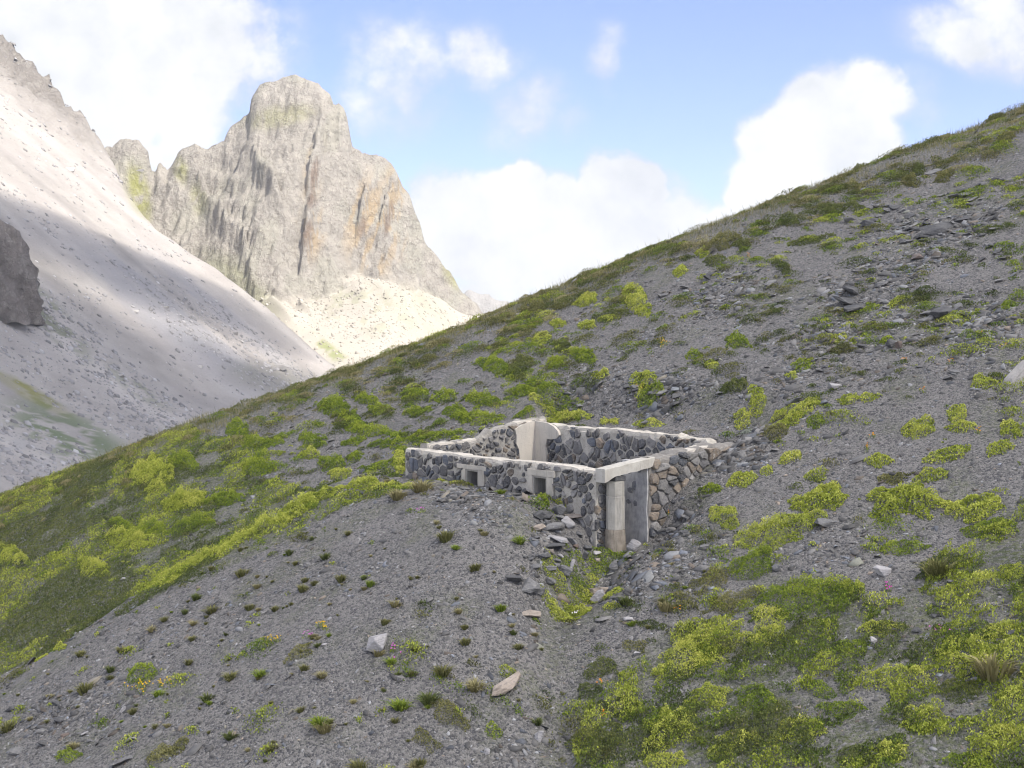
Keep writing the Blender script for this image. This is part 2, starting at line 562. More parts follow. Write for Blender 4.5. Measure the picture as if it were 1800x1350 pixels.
C2 = paint(C2, .8 * sstep(-.05, .35, bands + .3 * nse) * ell(PX, PY, 330, 560, 210, 60, 35), (.20, .198, .205))
C2 = paint(C2, RK2 * .8, (.24, .215, .19))
gn2 = sstep(-.06, .08, fbm(X2 * .22, Y2 * .22, 39, 4) + .3 * nse)
C2 = paint(C2, ell(PX, PY, 55, 692, 80, 12, 30, .3) * (.45 + .5 * gn2), (.17, .165, .045))
C2 = paint(C2, ell(PX, PY, 120, 765, 110, 38, 24) * gn2 * .85, (.085, .12, .05))
C2 = paint(C2, ell(PX, PY, 90, 560, 90, 22, 48) * gn2 * .85, (.10, .12, .06))
C2 = paint(C2, ell(PX, PY, 245, 680, 60, 16, 35) * gn2 * .6, (.12, .14, .07))
C2 = paint(C2, ell(PX, PY, 480, 665, 80, 26, 8) * .7, (.15, .147, .12))
C2 = paint(C2, ell(PX, PY, 235, 335, 14, 46, -22) * .6, (.25, .25, .10))
C2 = paint(C2, ell(PX, PY, 40, 800, 90, 26, 25) * (1 - gn2) * .6, (.30, .29, .28))
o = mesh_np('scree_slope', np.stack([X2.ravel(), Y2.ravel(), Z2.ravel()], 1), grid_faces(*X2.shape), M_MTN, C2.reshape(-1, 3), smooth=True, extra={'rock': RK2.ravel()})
tag(o, kind='structure')

OUT = [(-40, 300), (150, 300), (178, 272), (190, 258), (202, 262), (212, 250), (228, 243), (246, 250), (262, 268), (270, 300), (279, 303), (286, 282), (297, 300), (306, 292), (322, 268), (345, 253), (362, 264), (380, 258), (396, 252), (410, 225), (428, 208), (444, 203), (448, 176), (463, 152), (478, 148), (492, 145), (505, 137), (520, 135), (540, 143), (562, 153), (584, 168), (590, 185), (600, 184), (611, 192), (617, 215), (623, 258), (640, 268), (655, 276), (664, 274), (682, 284), (698, 303), (706, 322), (720, 345), (736, 388), (744, 424), (758, 436), (776, 456), (790, 474), (815, 514), (850, 547), (880, 575), (960, 640), (1100, 720)]
YR = 950.0
OX = np.array([(a - 900) / FPX * YR for a, b in OUT]); OZ = np.array([(604 - b) / FPX * YR for a, b in OUT])
SXs = np.linspace(-420, 90, 1021); SZ0 = np.interp(SXs, OX, OZ); kern = np.exp(-(np.arange(-80, 81) * .5 / 16.0) ** 2); SZs = np.convolve(np.pad(SZ0, 80, 'edge'), kern / kern.sum(), 'valid')


def peak(x, y):
    xs = x * (YR / np.clip(y, 700, 1100)) * .5 + x * .5          # buttresses converge a little towards the summit
    H = np.interp(xs + 1.5 * vnoise(x * .2, y * .05, 81), OX, OZ)
    Hs = np.interp(xs + 14 * fbm(x * .03, y * .03, 82, 3), SXs, SZs)
    dw = sstep(2, 34, YR - y)
    H = H * (1 - dw) + Hs * dw + 2.2 * fbm(x * .22, y * .12, 80, 3)
    tl = x - .5 * (y - YR)
    fx, fy = project(x, np.maximum(y, 300), H - 1.42 * (YR - y))
    cleft = np.maximum.reduce([ell(fx, fy, 553, 300, 7, 70, 9, .6), ell(fx, fy, 541, 400, 8, 45, 11, .6), .8 * ell(fx, fy, 682, 380, 6, 60, 14, .6), .7 * ell(fx, fy, 637, 395, 6, 40, 14, .6), .8 * ell(fx, fy, 600, 220, 5, 45, 3, .6), .9 * ell(fx, fy, 380, 400, 10, 90, -38, .6), .7 * ell(fx, fy, 470, 330, 7, 60, -28, .6)])
    but = 13 * fbm(x * .018 + 3.1, y * .02, 87, 2) - 9 * cleft + 3.5 * ridged(tl * .045, y * .06 + x * .02, 85, 4) + 3.0 * fbm(x * .3, y * .3, 86, 3)
    d = (YR - 4 + but * sstep(0, 25, YR - y)) - y
    z = np.where(d > 0, H - 1.42 * d - .3 * np.maximum(0, d - 45), H + 1.3 * d)
    led = 3.0 * vnoise(z * .12 + x * .02, tl * .03, 88) + 2.2 * ridged(x * .13 + .05 * y, z * .10, 89, 3) + 1.3 * ridged(tl * .3, z * .22, 90, 2)
    z = z + np.where(d > 3, led, 0)
    tz = talus(x, y) + 10 * ridged(x * .028 + .01 * y, y * .004, 95, 2) * sstep(760, 860, y) + 1.1 * fbm(x * .05, y * .03, 91, 3) + 2.5 * ridged(x * .02 + y * .012, y * .004, 92, 2)
    tz = np.where(y > YR - 30, tz - 1.2 * (y - YR + 30), tz)
    rock = sstep(-7, 9, z - tz + 7 * fbm(x * .06, y * .06, 97, 3))
    return smax(z, tz, 6.0), rock


SX = np.arange(-400, 75.1, 1.15); SY = np.arange(600, 1010.1, 1.15)
X3, Y3 = np.meshgrid(SX, SY)
Z3, RK3 = peak(X3, Y3)
Z3 = np.maximum(Z3, -120)
PX, PY = project(X3, Y3, Z3)
n3 = fbm(X3 * .06, Z3 * .06, 44, 4); n4 = fbm(X3 * .2, Z3 * .2, 46, 3)
tl = PX + .32 * (PY - 300)                                     # strata of the face lean steeply
strk = fbm(tl * .09, PY * .011, 47, 3)
C3 = np.ones(X3.shape + (3,)) * np.array([.385, .352, .305])
C3 = C3 * (1 + .30 * n3 + .18 * n4)[..., None]
C3 = paint(C3, (1 - RK3) * .85, (.36, .33, .27))
C3 = paint(C3, RK3 * sstep(.0, .3, n3) * .35, (.27, .27, .20))
orange = RK3 * sstep(.10, .19, strk + .3 * n4)
om = np.maximum.reduce([ell(PX, PY, 655, 395, 50, 75, -8, .6), ell(PX, PY, 690, 350, 22, 60, 10, .6), .9 * ell(PX, PY, 545, 410, 24, 45, 10, .5), .7 * ell(PX, PY, 552, 300, 16, 60, 8, .5), ell(PX, PY, 655, 475, 22, 12, 0, .5)])
C3 = paint(C3, orange * om * .85, (.42, .31, .18))
bro = RK3 * np.maximum.reduce([ell(PX, PY, 553, 303, 7, 26, 10, .35), ell(PX, PY, 547, 352, 7, 14, 10, .4), ell(PX, PY, 540, 412, 9, 24, 12, .4), ell(PX, PY, 683, 385, 6, 30, 14, .4), ell(PX, PY, 636, 398, 7, 16, 14, .4)])
C3 = paint(C3, bro * .85, (.20, .14, .10))
grs = np.maximum.reduce([ell(PX, PY, 245, 340, 17, 48, -14, .5), .8 * ell(PX, PY, 318, 300, 12, 22, -10), .5 * ell(PX, PY, 350, 350, 14, 28, -15), .45 * ell(PX, PY, 490, 205, 60, 18, -10), .6 * ell(PX, PY, 795, 480, 14, 28, -25)])
C3 = paint(C3, grs * sstep(-.4, .2, n4 + .2) * .95, (.285, .285, .085))
C3 = paint(C3, ell(PX, PY, 420, 500, 80, 26, 42) * .7, (.25, .25, .15))
C3 = paint(C3, ell(PX, PY, 590, 625, 60, 10, 40) * sstep(-.1, .3, n4) * .9, (.22, .24, .09))
C3 = paint(C3, ell(PX, PY, 750, 560, 60, 40, 40) * .55, (.33, .32, .235))
C3 = paint(C3, ell(PX, PY, 630, 540, 90, 40, 20) * sstep(.12, .35, n4) * .5 * (1 - RK3), (.24, .25, .15))
o = mesh_np('mountain_peak', np.stack([X3.ravel(), Y3.ravel(), Z3.ravel()], 1), grid_faces(*X3.shape), M_MTN, C3.reshape(-1, 3), smooth=True, extra={'rock': RK3.ravel()})
tag(o, kind='structure')

# distant ridge seen through the gap
SX = np.arange(-220, 260, 4.0); SY = np.arange(2300, 2700, 6.0)
X4, Y4 = np.meshgrid(SX, SY)
prof = np.interp(900 + FPX * X4 / 2500, [700, 800, 830, 846, 860, 874, 890, 920, 1000, 1150], [560, 520, 512, 519, 516, 525, 533, 545, 580, 640])
Z4 = (604 - prof) / FPX * 2500 - 1.1 * np.abs(Y4 - 2500) + 9 * ridged(X4 * .03, Y4 * .03, 71, 4)
o = mesh_np('distant_ridge', np.stack([X4.ravel(), Y4.ravel(), Z4.ravel()], 1), grid_faces(*X4.shape), M_MTN, np.tile(np.array([.36, .34, .31]), (X4.size, 1)), smooth=True, extra={'rock': np.ones(X4.size)})
tag(o, kind='structure')

# valley floor under everything
o = mesh_np('valley_floor', [(-599, -59, -126), (599, -59, -126), (599, 2799, -126), (-599, 2799, -126)], [(0, 1, 2, 3)], M_GROUND, extra={'green': [.4] * 4})
tag(o, kind='structure')

# ================================================================== SKY, SUN, CLOUD BANK OVERHEAD
SUN = np.array([.50, -.52, .80]); SUN = SUN / np.linalg.norm(SUN)
elev = math.asin(SUN[2]); azim = math.atan2(SUN[0], SUN[1])
sd = bpy.data.lights.new('sun', 'SUN'); sd.energy = 3.6; sd.angle = R(.6); sd.color = (1.0, .945, .86)
so = bpy.data.objects.new('sun', sd); link(so)
so.rotation_euler = Vector(SUN.tolist()).to_track_quat('Z', 'Y').to_euler()

w = bpy.data.worlds.new('World'); SC.world = w; w.use_nodes = True
nt = w.node_tree; nt.nodes.clear(); g = N(nt)
sky = g.n('ShaderNodeTexSky', sky_type='NISHITA'); sky.sun_disc = False
sky.sun_elevation = elev; sky.sun_rotation = azim; sky.altitude = 2300; sky.air_density = 1.1; sky.dust_density = .6; sky.ozone_density = 1.2
dirv = g.n('ShaderNodeTexCoord').outputs['Generated']
sep = g.n('ShaderNodeSeparateXYZ'); g.put(sep.inputs[0], dirv)
dy = g.math('MAXIMUM', sep.outputs[1], .04)
U = g.math('DIVIDE', sep.outputs[0], dy); Vv = g.math('DIVIDE', sep.outputs[2], dy)
cmb = g.n('ShaderNodeCombineXYZ'); g.put(cmb.inputs[0], U); g.put(cmb.inputs[1], Vv)
q = cmb.outputs[0]
wn = g.noise(q, 7.0, 9, .58); wn2 = g.noise(g.vmath('ADD', q, (3.1, 1.7, 0)), 22, 8, .6)
wc = g.n('ShaderNodeTexNoise'); g.put(wc.inputs['Vector'], q); wc.inputs['Scale'].default_value = 5.5; wc.inputs['Detail'].default_value = 6
warp = g.vmath('ADD', q, g.vmath('MULTIPLY', g.vmath('SUBTRACT', wc.outputs['Color'], (.5, .5, .5)), (.13, .12, 0)))
BLOBS = [  # px, py, rx, ry, strength, softness  (compass bearing and height surveyed from the camera station)
    (120, 20, 330, 130, 1.0, .55), (250, 130, 250, 150, 1.0, .5), (60, 200, 260, 160, 1.0, .5), (340, 210, 110, 110, .9, .6), (470, 110, 120, 90, .62, .8), (430, 300, 60, 80, .5, .8),
    (850, 390, 150, 100, 1.25, .28), (1010, 420, 170, 115, 1.25, .3), (1085, 330, 75, 60, 1.2, .3), (910, 315, 60, 40, 1.1, .35), (760, 350, 60, 60, .8, .5), (1180, 370, 90, 60, .9, .5), (900, 520, 420, 60, 1.0, .5),
    (1440, 260, 120, 95, 1.15, .32), (1500, 190, 85, 60, .9, .5), (1360, 330, 90, 70, 1.1, .35), (1250, 385, 130, 60, 1.0, .5), (1720, 60, 140, 60, .72, .8), (1770, 30, 90, 90, .8, .7), (1590, 200, 60, 70, .4, .9),
    (700, 130, 110, 110, .72, .9), (820, 130, 90, 60, .85, .85), (920, 210, 90, 60, .62, .9), (1078, 110, 34, 66, .85, .8), (650, 230, 60, 60, .62, .9), (1000, 230, 60, 40, .45, .9)]
wn3 = g.noise(g.vmath('ADD', q, (1.3, 4.4, 0)), 55, 6, .62)


def family(sel):
    mask = None
    for (bx, by, rx, ry, stg, sf) in BLOBS:
        if (sf > .55) != sel: continue
        c = ((bx - 900) / FPX, (604 - by) / FPX, 0)
        d = g.vmath('LENGTH', g.vmath('MULTIPLY', g.vmath('SUBTRACT', warp, c), (FPX / rx, FPX / ry, 0)))
        f = g.ramp(d, 1 + sf, 1 - sf, 0, stg)
        mask = f if mask is None else g.math('MAXIMUM', mask, f)
    return mask


def nsum(a, b, c):
    t = g.math('MULTIPLY', g.math('SUBTRACT', wn, .5), a)
    t = g.math('ADD', t, g.math('MULTIPLY', g.math('SUBTRACT', wn2, .5), b))
    return g.math('ADD', t, g.math('MULTIPLY', g.math('SUBTRACT', wn3, .5), c))


mw = family(True); mcu = family(False)
mw = g.math('ADD', mw, g.math('MULTIPLY', nsum(1.9, 1.2, .7), g.ramp(mw, .02, .5, .15, 1)))
mw = g.ramp(mw, .14, 1.0)
mcu = g.math('ADD', mcu, g.math('MULTIPLY', nsum(1.3, 1.1, .8), g.ramp(mcu, .02, .5, .15, 1)))
mcu = g.ramp(mcu, .20, .88)
mk = g.math('MAXIMUM', mw, mcu)
# the rest of the sky, out of the picture: broken cloud
oth = g.ramp(g.noise(dirv, 2.2, 6, .55), .45, .62)
inpic = g.math('MULTIPLY', g.ramp(sep.outputs[1], .55, .8), g.ramp(Vv, .42, .3))
fm = g.math('ADD', g.math('MULTIPLY', mk, inpic), g.math('MULTIPLY', oth, g.math('SUBTRACT', 1.0, inpic)))
shade = g.ramp(g.math('ADD', g.math('MULTIPLY', g.noise(g.vmath('ADD', q, (.012, .03, 0)), 11, 9, .6), .75), g.math('MULTIPLY', mk, .22)), .40, .68)
ccol = g.mix(shade, (2.95, 3.1, 3.35), (4.2, 4.23, 4.27))
ccol = g.mix(inpic, (9.0, 9.1, 9.3), ccol)
skc = g.mix(1.0, sky.outputs[0], (.60, .61, .88), 'MULTIPLY')
veil = g.mix(.08, skc, (5.0, 5.2, 5.5))
fin = g.mix(fm, veil, ccol)
bg = g.n('ShaderNodeBackground'); g.put(bg.inputs[0], fin); bg.inputs[1].default_value = .10
wo = g.n('ShaderNodeOutputWorld'); nt.links.new(bg.outputs[0], wo.inputs[0])
w.cycles.sampling_method = 'MANUAL'; w.cycles.sample_map_resolution = 1024

mC, ntc, bC = new_mat('cloud_vapour'); gc = N(ntc)
tr = gc.n('ShaderNodeBsdfTransparent'); tl_ = gc.n('ShaderNodeBsdfTranslucent'); tl_.inputs[0].default_value = (.95, .95, .96, 1)
mx = gc.n('ShaderNodeMixShader')
den = gc.attr('dens', 'Fac')
gc.put(mx.inputs[0], den)
ntc.links.new(tr.outputs[0], mx.inputs[1]); ntc.links.new(tl_.outputs[0], mx.inputs[2])
ntc.links.new(mx.outputs[0], [x for x in ntc.nodes if x.type == 'OUTPUT_MATERIAL'][0].inputs[0])


def cloud(gx, gy, rx, ry, ang, alt, thick, dens, seed, wv):
    """a bank of vapour at altitude whose shadow falls round (gx, gy)"""
    k = alt / SUN[2]
    cx, cy = gx + SUN[0] * k, gy + SUN[1] * k
    nr, na = 26, 96
    V = []; D = []
    for side in (1, -1):
        for i in range(nr):
            r = i / (nr - 1) * 1.25
            for j in range(na):
                a = 2 * math.pi * j / na
                u, v = r * math.cos(a), r * math.sin(a)
                wob = 1 + wv * float(fbm(np.array(math.cos(a) * 2.2), np.array(math.sin(a) * 2.2), seed, 3))
                X = rx * u * wob; Y = ry * v * wob
                x = X * math.cos(ang) - Y * math.sin(ang); y = X * math.sin(ang) + Y * math.cos(ang)
                nzv = float(fbm(np.array(x * .018), np.array(y * .018), seed + 5, 4))
                h = max(0.02, 1 - (r / 1.25) ** 2) ** .6
                V.append((cx + x, cy + y, alt + side * thick * h * (1 + .6 * nzv)))
                dd = dens * (1 - float(sstep(1 - 40 / min(rx, ry) * .55, 1 + 40 / min(rx, ry) * .55, r + (.08 if rx > 200 else .3) * nzv)))
                if rx > 200: dd *= .78 + .55 * float(sstep(140, 330, gy + y))      # thinner over the near hill
                D.append(min(max(dd, 0), 1))
    F = []
    for sdx in (0, 1):
        o_ = sdx * nr * na
        for i in range(nr - 1):
            for j in range(na):
                F.append((o_ + i * na + j, o_ + i * na + (j + 1) % na, o_ + (i + 1) * na + (j + 1) % na, o_ + (i + 1) * na + j))
    e = (nr - 1) * na
    for j in range(na):
        F.append((e + j, e + (j + 1) % na, nr * na + e + (j + 1) % na, nr * na + e + j))
    ob = mesh_np('cloud', V, F, mC, smooth=True, extra={'dens': D})
    tag(ob, kind='structure')


cloud(20, 110, 540, 535, 0.0, 620, 40, .60, 3, .08)
cloud(-200, 652, 100, 38, .41, 640, 12, .74, 11, .2)

# the air between the camera and the far valley side
mH, nth, bH = new_mat('air'); nth.nodes.remove(bH)
vp = nth.nodes.new('ShaderNodeVolumePrincipled'); vp.inputs['Density'].default_value = HAZE; vp.inputs['Color'].default_value = (.90, .91, .93, 1); vp.inputs['Anisotropy'].default_value = .2
nth.links.new(vp.outputs[0], [x for x in nth.nodes if x.type == 'OUTPUT_MATERIAL'][0].inputs['Volume'])
mb_v = [(-600, -60, -127), (600, -60, -127), (600, 2800, -127), (-600, 2800, -127), (-600, -60, 262), (600, -60, 262), (600, 2800, 262), (-600, 2800, 262)]
if HAZE > 0:
    hz = mesh_np('haze', mb_v, [(0, 3, 2, 1), (4, 5, 6, 7), (0, 1, 5, 4), (1, 2, 6, 5), (2, 3, 7, 6), (3, 0, 4, 7)], mH)
    tag(hz, kind='stuff')

# ================================================================== THE RUIN
ruin = empty('ruined_building', (float(B0[0]), float(B0[1]), FLOOR), 'roofless stone hut ruin with two small windows and a concrete pillar', 'ruin', rz=math.atan2(BU[1], BU[0]))
LZ = lambda z: z - FLOOR
rr = random.Random(5)


def clip_poly(poly, nx, ny, d):
    """keep the side where nx*x+ny*y <= d"""
    out = []
    for i in range(len(poly)):
        a = poly[i]; b = poly[(i + 1) % len(poly)]
        da = nx * a[0] + ny * a[1] - d; db = nx * b[0] + ny * b[1] - d
        if da <= 0: out.append(a)
        if da * db < 0:
            t = da / (da - db); out.append((a[0] + (b[0] - a[0]) * t, a[1] + (b[1] - a[1]) * t))
    return out


def stone_col(warm=0.1):
    r = rr.random()
    k = rr.uniform(.6, 1.45)
    if r < warm: c = (.185, .145, .105)
    elif r < warm + .12: c = (.085, .095, .115)
    elif r < warm + .34: c = (.19, .18, .168)
    elif r < warm + .55: c = (.055, .055, .06)
    else: c = (.115, .110, .108)
    return tuple(v * k for v in c)


def stones(mb, P, u0, u1, bot, top, cw, ch, rects=(), warm=.1, gap=.016, depth=.052, miss=.07, jit=.55, pack=.9):
    """rubble stones set in a wall face; P(u, v, out) -> local point"""
    seeds = []
    v = bot - ch; row = 0
    vmax = max(top(u0 + (u1 - u0) * i / 20) for i in range(21))
    while v < vmax + ch:
        u = u0 - cw + (row % 2) * cw * .5
        while u < u1 + cw:
            seeds.append((u + rr.uniform(-jit, jit) * cw, v + rr.uniform(-jit, jit) * ch)); u += cw * rr.uniform(.7, 1.4)
        v += ch * rr.uniform(.85, 1.15); row += 1
    for i in range(int(len(seeds) * pack)):      # small packing stones between the big ones
        a = rr.choice(seeds); seeds.append((a[0] + rr.uniform(-.6, .6) * cw, a[1] + rr.uniform(-.6, .6) * ch))
    for (su, sv) in seeds:
        if not (u0 < su < u1 and bot < sv < top(su) - .02): continue
        if any(a < su < b and c < sv < d for a, b, c, d in rects): continue
        if rr.random() < miss: continue
        poly = [(su - cw * 1.3, sv - ch * 1.3), (su + cw * 1.3, sv - ch * 1.3), (su + cw * 1.3, sv + ch * 1.3), (su - cw * 1.3, sv + ch * 1.3)]
        gp = gap * rr.uniform(.25, 1.5)
        for (ou, ov) in seeds:
            dx, dy = ou - su, ov - sv
            L = math.hypot(dx, dy)
            if L < 1e-6 or L > 2.6 * max(cw, ch): continue
            nx, ny = dx / L, dy / L
            poly = clip_poly(poly, nx, ny, nx * su + ny * sv + L / 2 - gp)
            if len(poly) < 3: break
        if len(poly) < 3: continue
        tp = top(su) + rr.uniform(-.05, .05)
        for (nx, ny, d) in ((0, 1, tp), (1, 0, u1 - .01), (-1, 0, -(u0 + .01))):
            poly = clip_poly(poly, nx, ny, d)
        for (a, b, c, d) in rects:
            if len(poly) < 3: break
            best = max(((a - su), (-1)), ((su - b), 1), key=lambda e: e[0])
            bv = max(((c - sv), (-2)), ((sv - d), 2), key=lambda e: e[0])
            sel = best if best[0] > bv[0] else bv
            if sel[1] == -1: poly = clip_poly(poly, 1, 0, a)
            elif sel[1] == 1: poly = clip_poly(poly, -1, 0, -b)
            elif sel[1] == -2: poly = clip_poly(poly, 0, 1, c)
            else: poly = clip_poly(poly, 0, -1, -d)
        if len(poly) < 3: continue
        # knock the corners off
        pts = []
        n = len(poly)
        for i in range(n):
            p0, p1, p2 = poly[i - 1], poly[i], poly[(i + 1) % n]
            for q in (p0, p2):
                L = math.hypot(q[0] - p1[0], q[1] - p1[1]); t = min(.22, .022 / max(L, .01)) * rr.uniform(.5, 1.5)
                pts.append((p1[0] + (q[0] - p1[0]) * t, p1[1] + (q[1] - p1[1]) * t))
        # rough outline: split the edges, wobble, shrink unevenly
        q_ = []
        for i in range(len(pts)):
            a_, b_ = pts[i], pts[(i + 1) % len(pts)]
            L = math.hypot(b_[0] - a_[0], b_[1] - a_[1]); q_.append(a_)
            if L > .09:
                for f_ in ((.5,) if L < .2 else (.33, .67)):
                    q_.append((a_[0] + (b_[0] - a_[0]) * f_ + rr.uniform(-.022, .022), a_[1] + (b_[1] - a_[1]) * f_ + rr.uniform(-.022, .022)))
        pts = q_
        c0 = sum(p[0] for p in pts) / len(pts); c1 = sum(p[1] for p in pts) / len(pts)
        ku, kv = rr.uniform(.93, 1.06), rr.uniform(.90, 1.05)
        pts = [(c0 + (p[0] - c0) * ku, c1 + (p[1] - c1) * kv) for p in pts]
        n = len(pts)
        cu = sum(p[0] for p in pts) / n; cv = sum(p[1] for p in pts) / n
        area = abs(sum(pts[i][0] * pts[(i + 1) % n][1] - pts[(i + 1) % n][0] * pts[i][1] for i in range(n))) / 2
        if area < .006: continue
        dp = depth * rr.uniform(.5, 1.5)
        tu, tv = rr.uniform(-.12, .12), rr.uniform(-.12, .12)
        V = [P(u, v_, -.03) for u, v_ in pts]
        V += [P(cu + (u - cu) * .97, cv + (v_ - cv) * .97, dp * .55) for u, v_ in pts]
        V += [P(cu + (u - cu) * .80, cv + (v_ - cv) * .80, dp + tu * (u - cu) + tv * (v_ - cv) + rr.uniform(-.008, .008)) for u, v_ in pts]
        V.append(P(cu, cv, dp * 1.1))
        F = []
        for k in (0, 1):
            F += [(k * n + i, k * n + (i + 1) % n, (k + 1) * n + (i + 1) % n, (k + 1) * n + i) for i in range(n)]
        F += [(2 * n + i, 2 * n + (i + 1) % n, 3 * n) for i in range(n)]
        mb.add(V, F, stone_col(warm), 1.0)


def core(mb, M, u0, u1, d0, d1, bot, top, seg=.22, rough=.03, col=(.4, .37, .31), w=0.0):
    """mortared core: u along, d across the wall; M(u, d, z) -> local point; ragged top"""
    n = max(2, int((u1 - u0) / seg)); rows = []
    for i in range(n + 1):
        u = u0 + (u1 - u0) * i / n
        h = top(u); j = lambda: rr.uniform(-rough, rough)
        e = lambda: rr.uniform(0, .012)
        rows.append([M(u, d0 + e(), bot), M(u, d0 + e(), h - .1), M(u, d0 + .05 + j() * .5, h + j()), M(u, (d0 + d1) / 2, h + .02 + j()), M(u, d1 - .05 + j() * .5, h + j()), M(u, d1 - e(), h - .1), M(u, d1 - e(), bot)])
    k = 7
    V = [p for r in rows for p in r]; F = []
    for i in range(n):
        for a in range(k - 1):
            F.append((i * k + a, i * k + a + 1, (i + 1) * k + a + 1, (i + 1) * k + a))
    F.append(tuple(range(k))); F.append(tuple(n * k + a for a in range(k)))
    mb.add(V, F, col, w)


def coping(name_parent, M, spans, top, d0, d1, th=.028):
    for (a, b) in spans:
        mb = MB()
        n = max(2, int((b - a) / .16)); V = []; F = []
        for i in range(n + 1):
            u = a + (b - a) * i / n; h = top(u)
            tp = .3 + .7 * min(1, min(i, n - i) / 2.0)
            x0 = d0 + .035 + rr.uniform(-.05, .05); x1 = d1 - .035 + rr.uniform(-.05, .05)
            V += [M(u, x0, h - .05 - rr.uniform(0, .05)), M(u, x0 + .01, h + th * tp * rr.uniform(.7, 1.0)), M(u, (x0 + x1) / 2, h + th * tp * rr.uniform(.9, 1.3)), M(u, x1 - .01, h + th * tp * rr.uniform(.7, 1.0)), M(u, x1, h - .05)]
        k = 5
        for i in range(n):
            for q in range(k - 1): F.append((i * k + q, i * k + q + 1, (i + 1) * k + q + 1, (i + 1) * k + q))
            F.append((i * k + k - 1, i * k, (i + 1) * k, (i + 1) * k + k - 1))
        F.append(tuple(range(k))); F.append(tuple(n * k + q for q in range(k)))
        mb.add(V, F)
        mb.build('coping', M_PLASTER, name_parent)


WIN = [(3.52, 4.18, -4.75, -3.84, 3.06, 4.60, -3.70), (6.88, 7.52, -4.95, -3.79, 6.64, 7.90, -3.60)]
nz1 = lambda u, sd, a, f: a * float(vnoise(np.array(u * f), np.array(sd + .5), sd))
# front wall: local face looks towards -t
topF = lambda u: LZ(-3.47 + nz1(u, 3, .04, 1.1))
MF = lambda u, d, z: (u, d, z)
mb = MB(); zb = LZ(-6.3)
segs = [0.0, WIN[0][0], WIN[0][1], WIN[1][0], WIN[1][1], 9.62]
for i in range(5):
    a, b = segs[i], segs[i + 1]
    if i in (1, 3):
        wz0, wz1 = WIN[i // 2][2], WIN[i // 2][3]
        core(mb, MF, a, b, 0, .55, zb, lambda u: LZ(wz0), rough=.01)
        core(mb, MF, a, b, 0, .55, LZ(wz1), topF, .2, .045)
    else:
        core(mb, MF, a, b, 0, .55, zb, topF, .2, .045)
rects = [(x[0] - .10, x[1] + .10, LZ(x[2]), LZ(x[3] + .06)) for x in WIN]
rects2 = [(x[4], x[5], LZ(x[3] + .02), LZ(x[6])) for x in WIN]
stones(mb, lambda u, v, o: (u, -o, v), .02, 9.6, LZ(-5.7), topF, .37, .25, rects + rects2[:0] + [rects2[1]], .08, .03)
stones(mb, lambda u, v, o: (-o, u, v), .02, .5, LZ(-5.7), topF, .40, .30, (), .08, .03)
stones(mb, lambda u, v, o: (9.62 + o, u, v), -.03, .56, LZ(-5.9), topF, .26, .2, (), .2, .012, .06)
front = mb.build('stone_wall', M_MASON, ruin)
front['label'] = 'front wall with two small windows'
coping(front, MF, [(.0, 1.9), (1.96, 3.2), (3.25, 5.05), (5.3, 7.3), (7.35, 9.62)], topF, 0, .55)
# left-hand end wall
topL = lambda t: LZ(-3.42 + .10 * t + (.16 if 3.0 < t < 4.15 else 0) + .30 * float(sstep(3.9, 4.3, t)) + nz1(t, 8, .06, 2.3))
ML = lambda u, d, z: (d, u, z)
mb = MB(); core(mb, ML, .56, 5.5, 0, .5, zb, topL, .16, .09, (.17, .16, .145), .5)
stones(mb, lambda u, v, o: (.5 + o, u, v), .57, 4.98, LZ(-5.6), topL, .38, .26, (), .2, .03)
stones(mb, lambda u, v, o: (-o, u, v), .57, 5.5, LZ(-5.6), topL, .44, .32, (), .1, .03)
endw = mb.build('stone_wall', M_MASON, ruin)
coping(endw, ML, [(.6, 1.6), (1.75, 2.5), (4.25, 5.45)], topL, 0, .5)
# back wall set into the slope
topB = lambda u: LZ(-2.80 + nz1(u, 13, .05, 1.3) - (.10 if u > 7.6 else 0) - (.16 if u > 8.9 else 0))
MBk = lambda u, d, z: (u, d, z)
mb = MB(); core(mb, MBk, .51, 10.75, 5.0, 5.55, zb, topB, .18, .06)
stones(mb, lambda u, v, o: (u, 5.0 - o, v), .52, 10.7, LZ(-5.6), topB, .44, .33, (), .12, .032)
backw = mb.build('stone_wall', M_MASON, ruin)
coping(backw, MBk, [(.55, 1.4), (2.6, 3.5), (3.9, 5.6), (5.75, 7.5), (9.6, 10.7)], topB, 5.0, 5.55, .035)
# uphill end wall, partly collapsed, beside the doorway
topR = lambda t: LZ(-3.20 + .105 * (t - 1.5) - (.0 if t < 4.0 else .10) + nz1(t, 23, .05, 2.0))
MR = lambda u, d, z: (d, u, z)
mb = MB(); core(mb, MR, 1.5, 4.99, 9.3, 10.1, zb, topR, .16, .08, (.12, .11, .10), .75)
stones(mb, lambda u, v, o: (10.1 + o, u, v), 1.52, 4.98, LZ(-6.0), topR, .46, .16, (), .24, .012, .085, .05, .34, .08)
stones(mb, lambda u, v, o: (9.3 - o, u, v), 1.52, 4.98, LZ(-5.6), topR, .44, .30, (), .1, .03)
sidew = mb.build('stone_wall', M_MASON, ruin)
sidew['label'] = 'brownish tumbled end wall beside the doorway'
coping(sidew, MR, [(3.0, 3.9)], topR, 9.5, 10.05, .03)

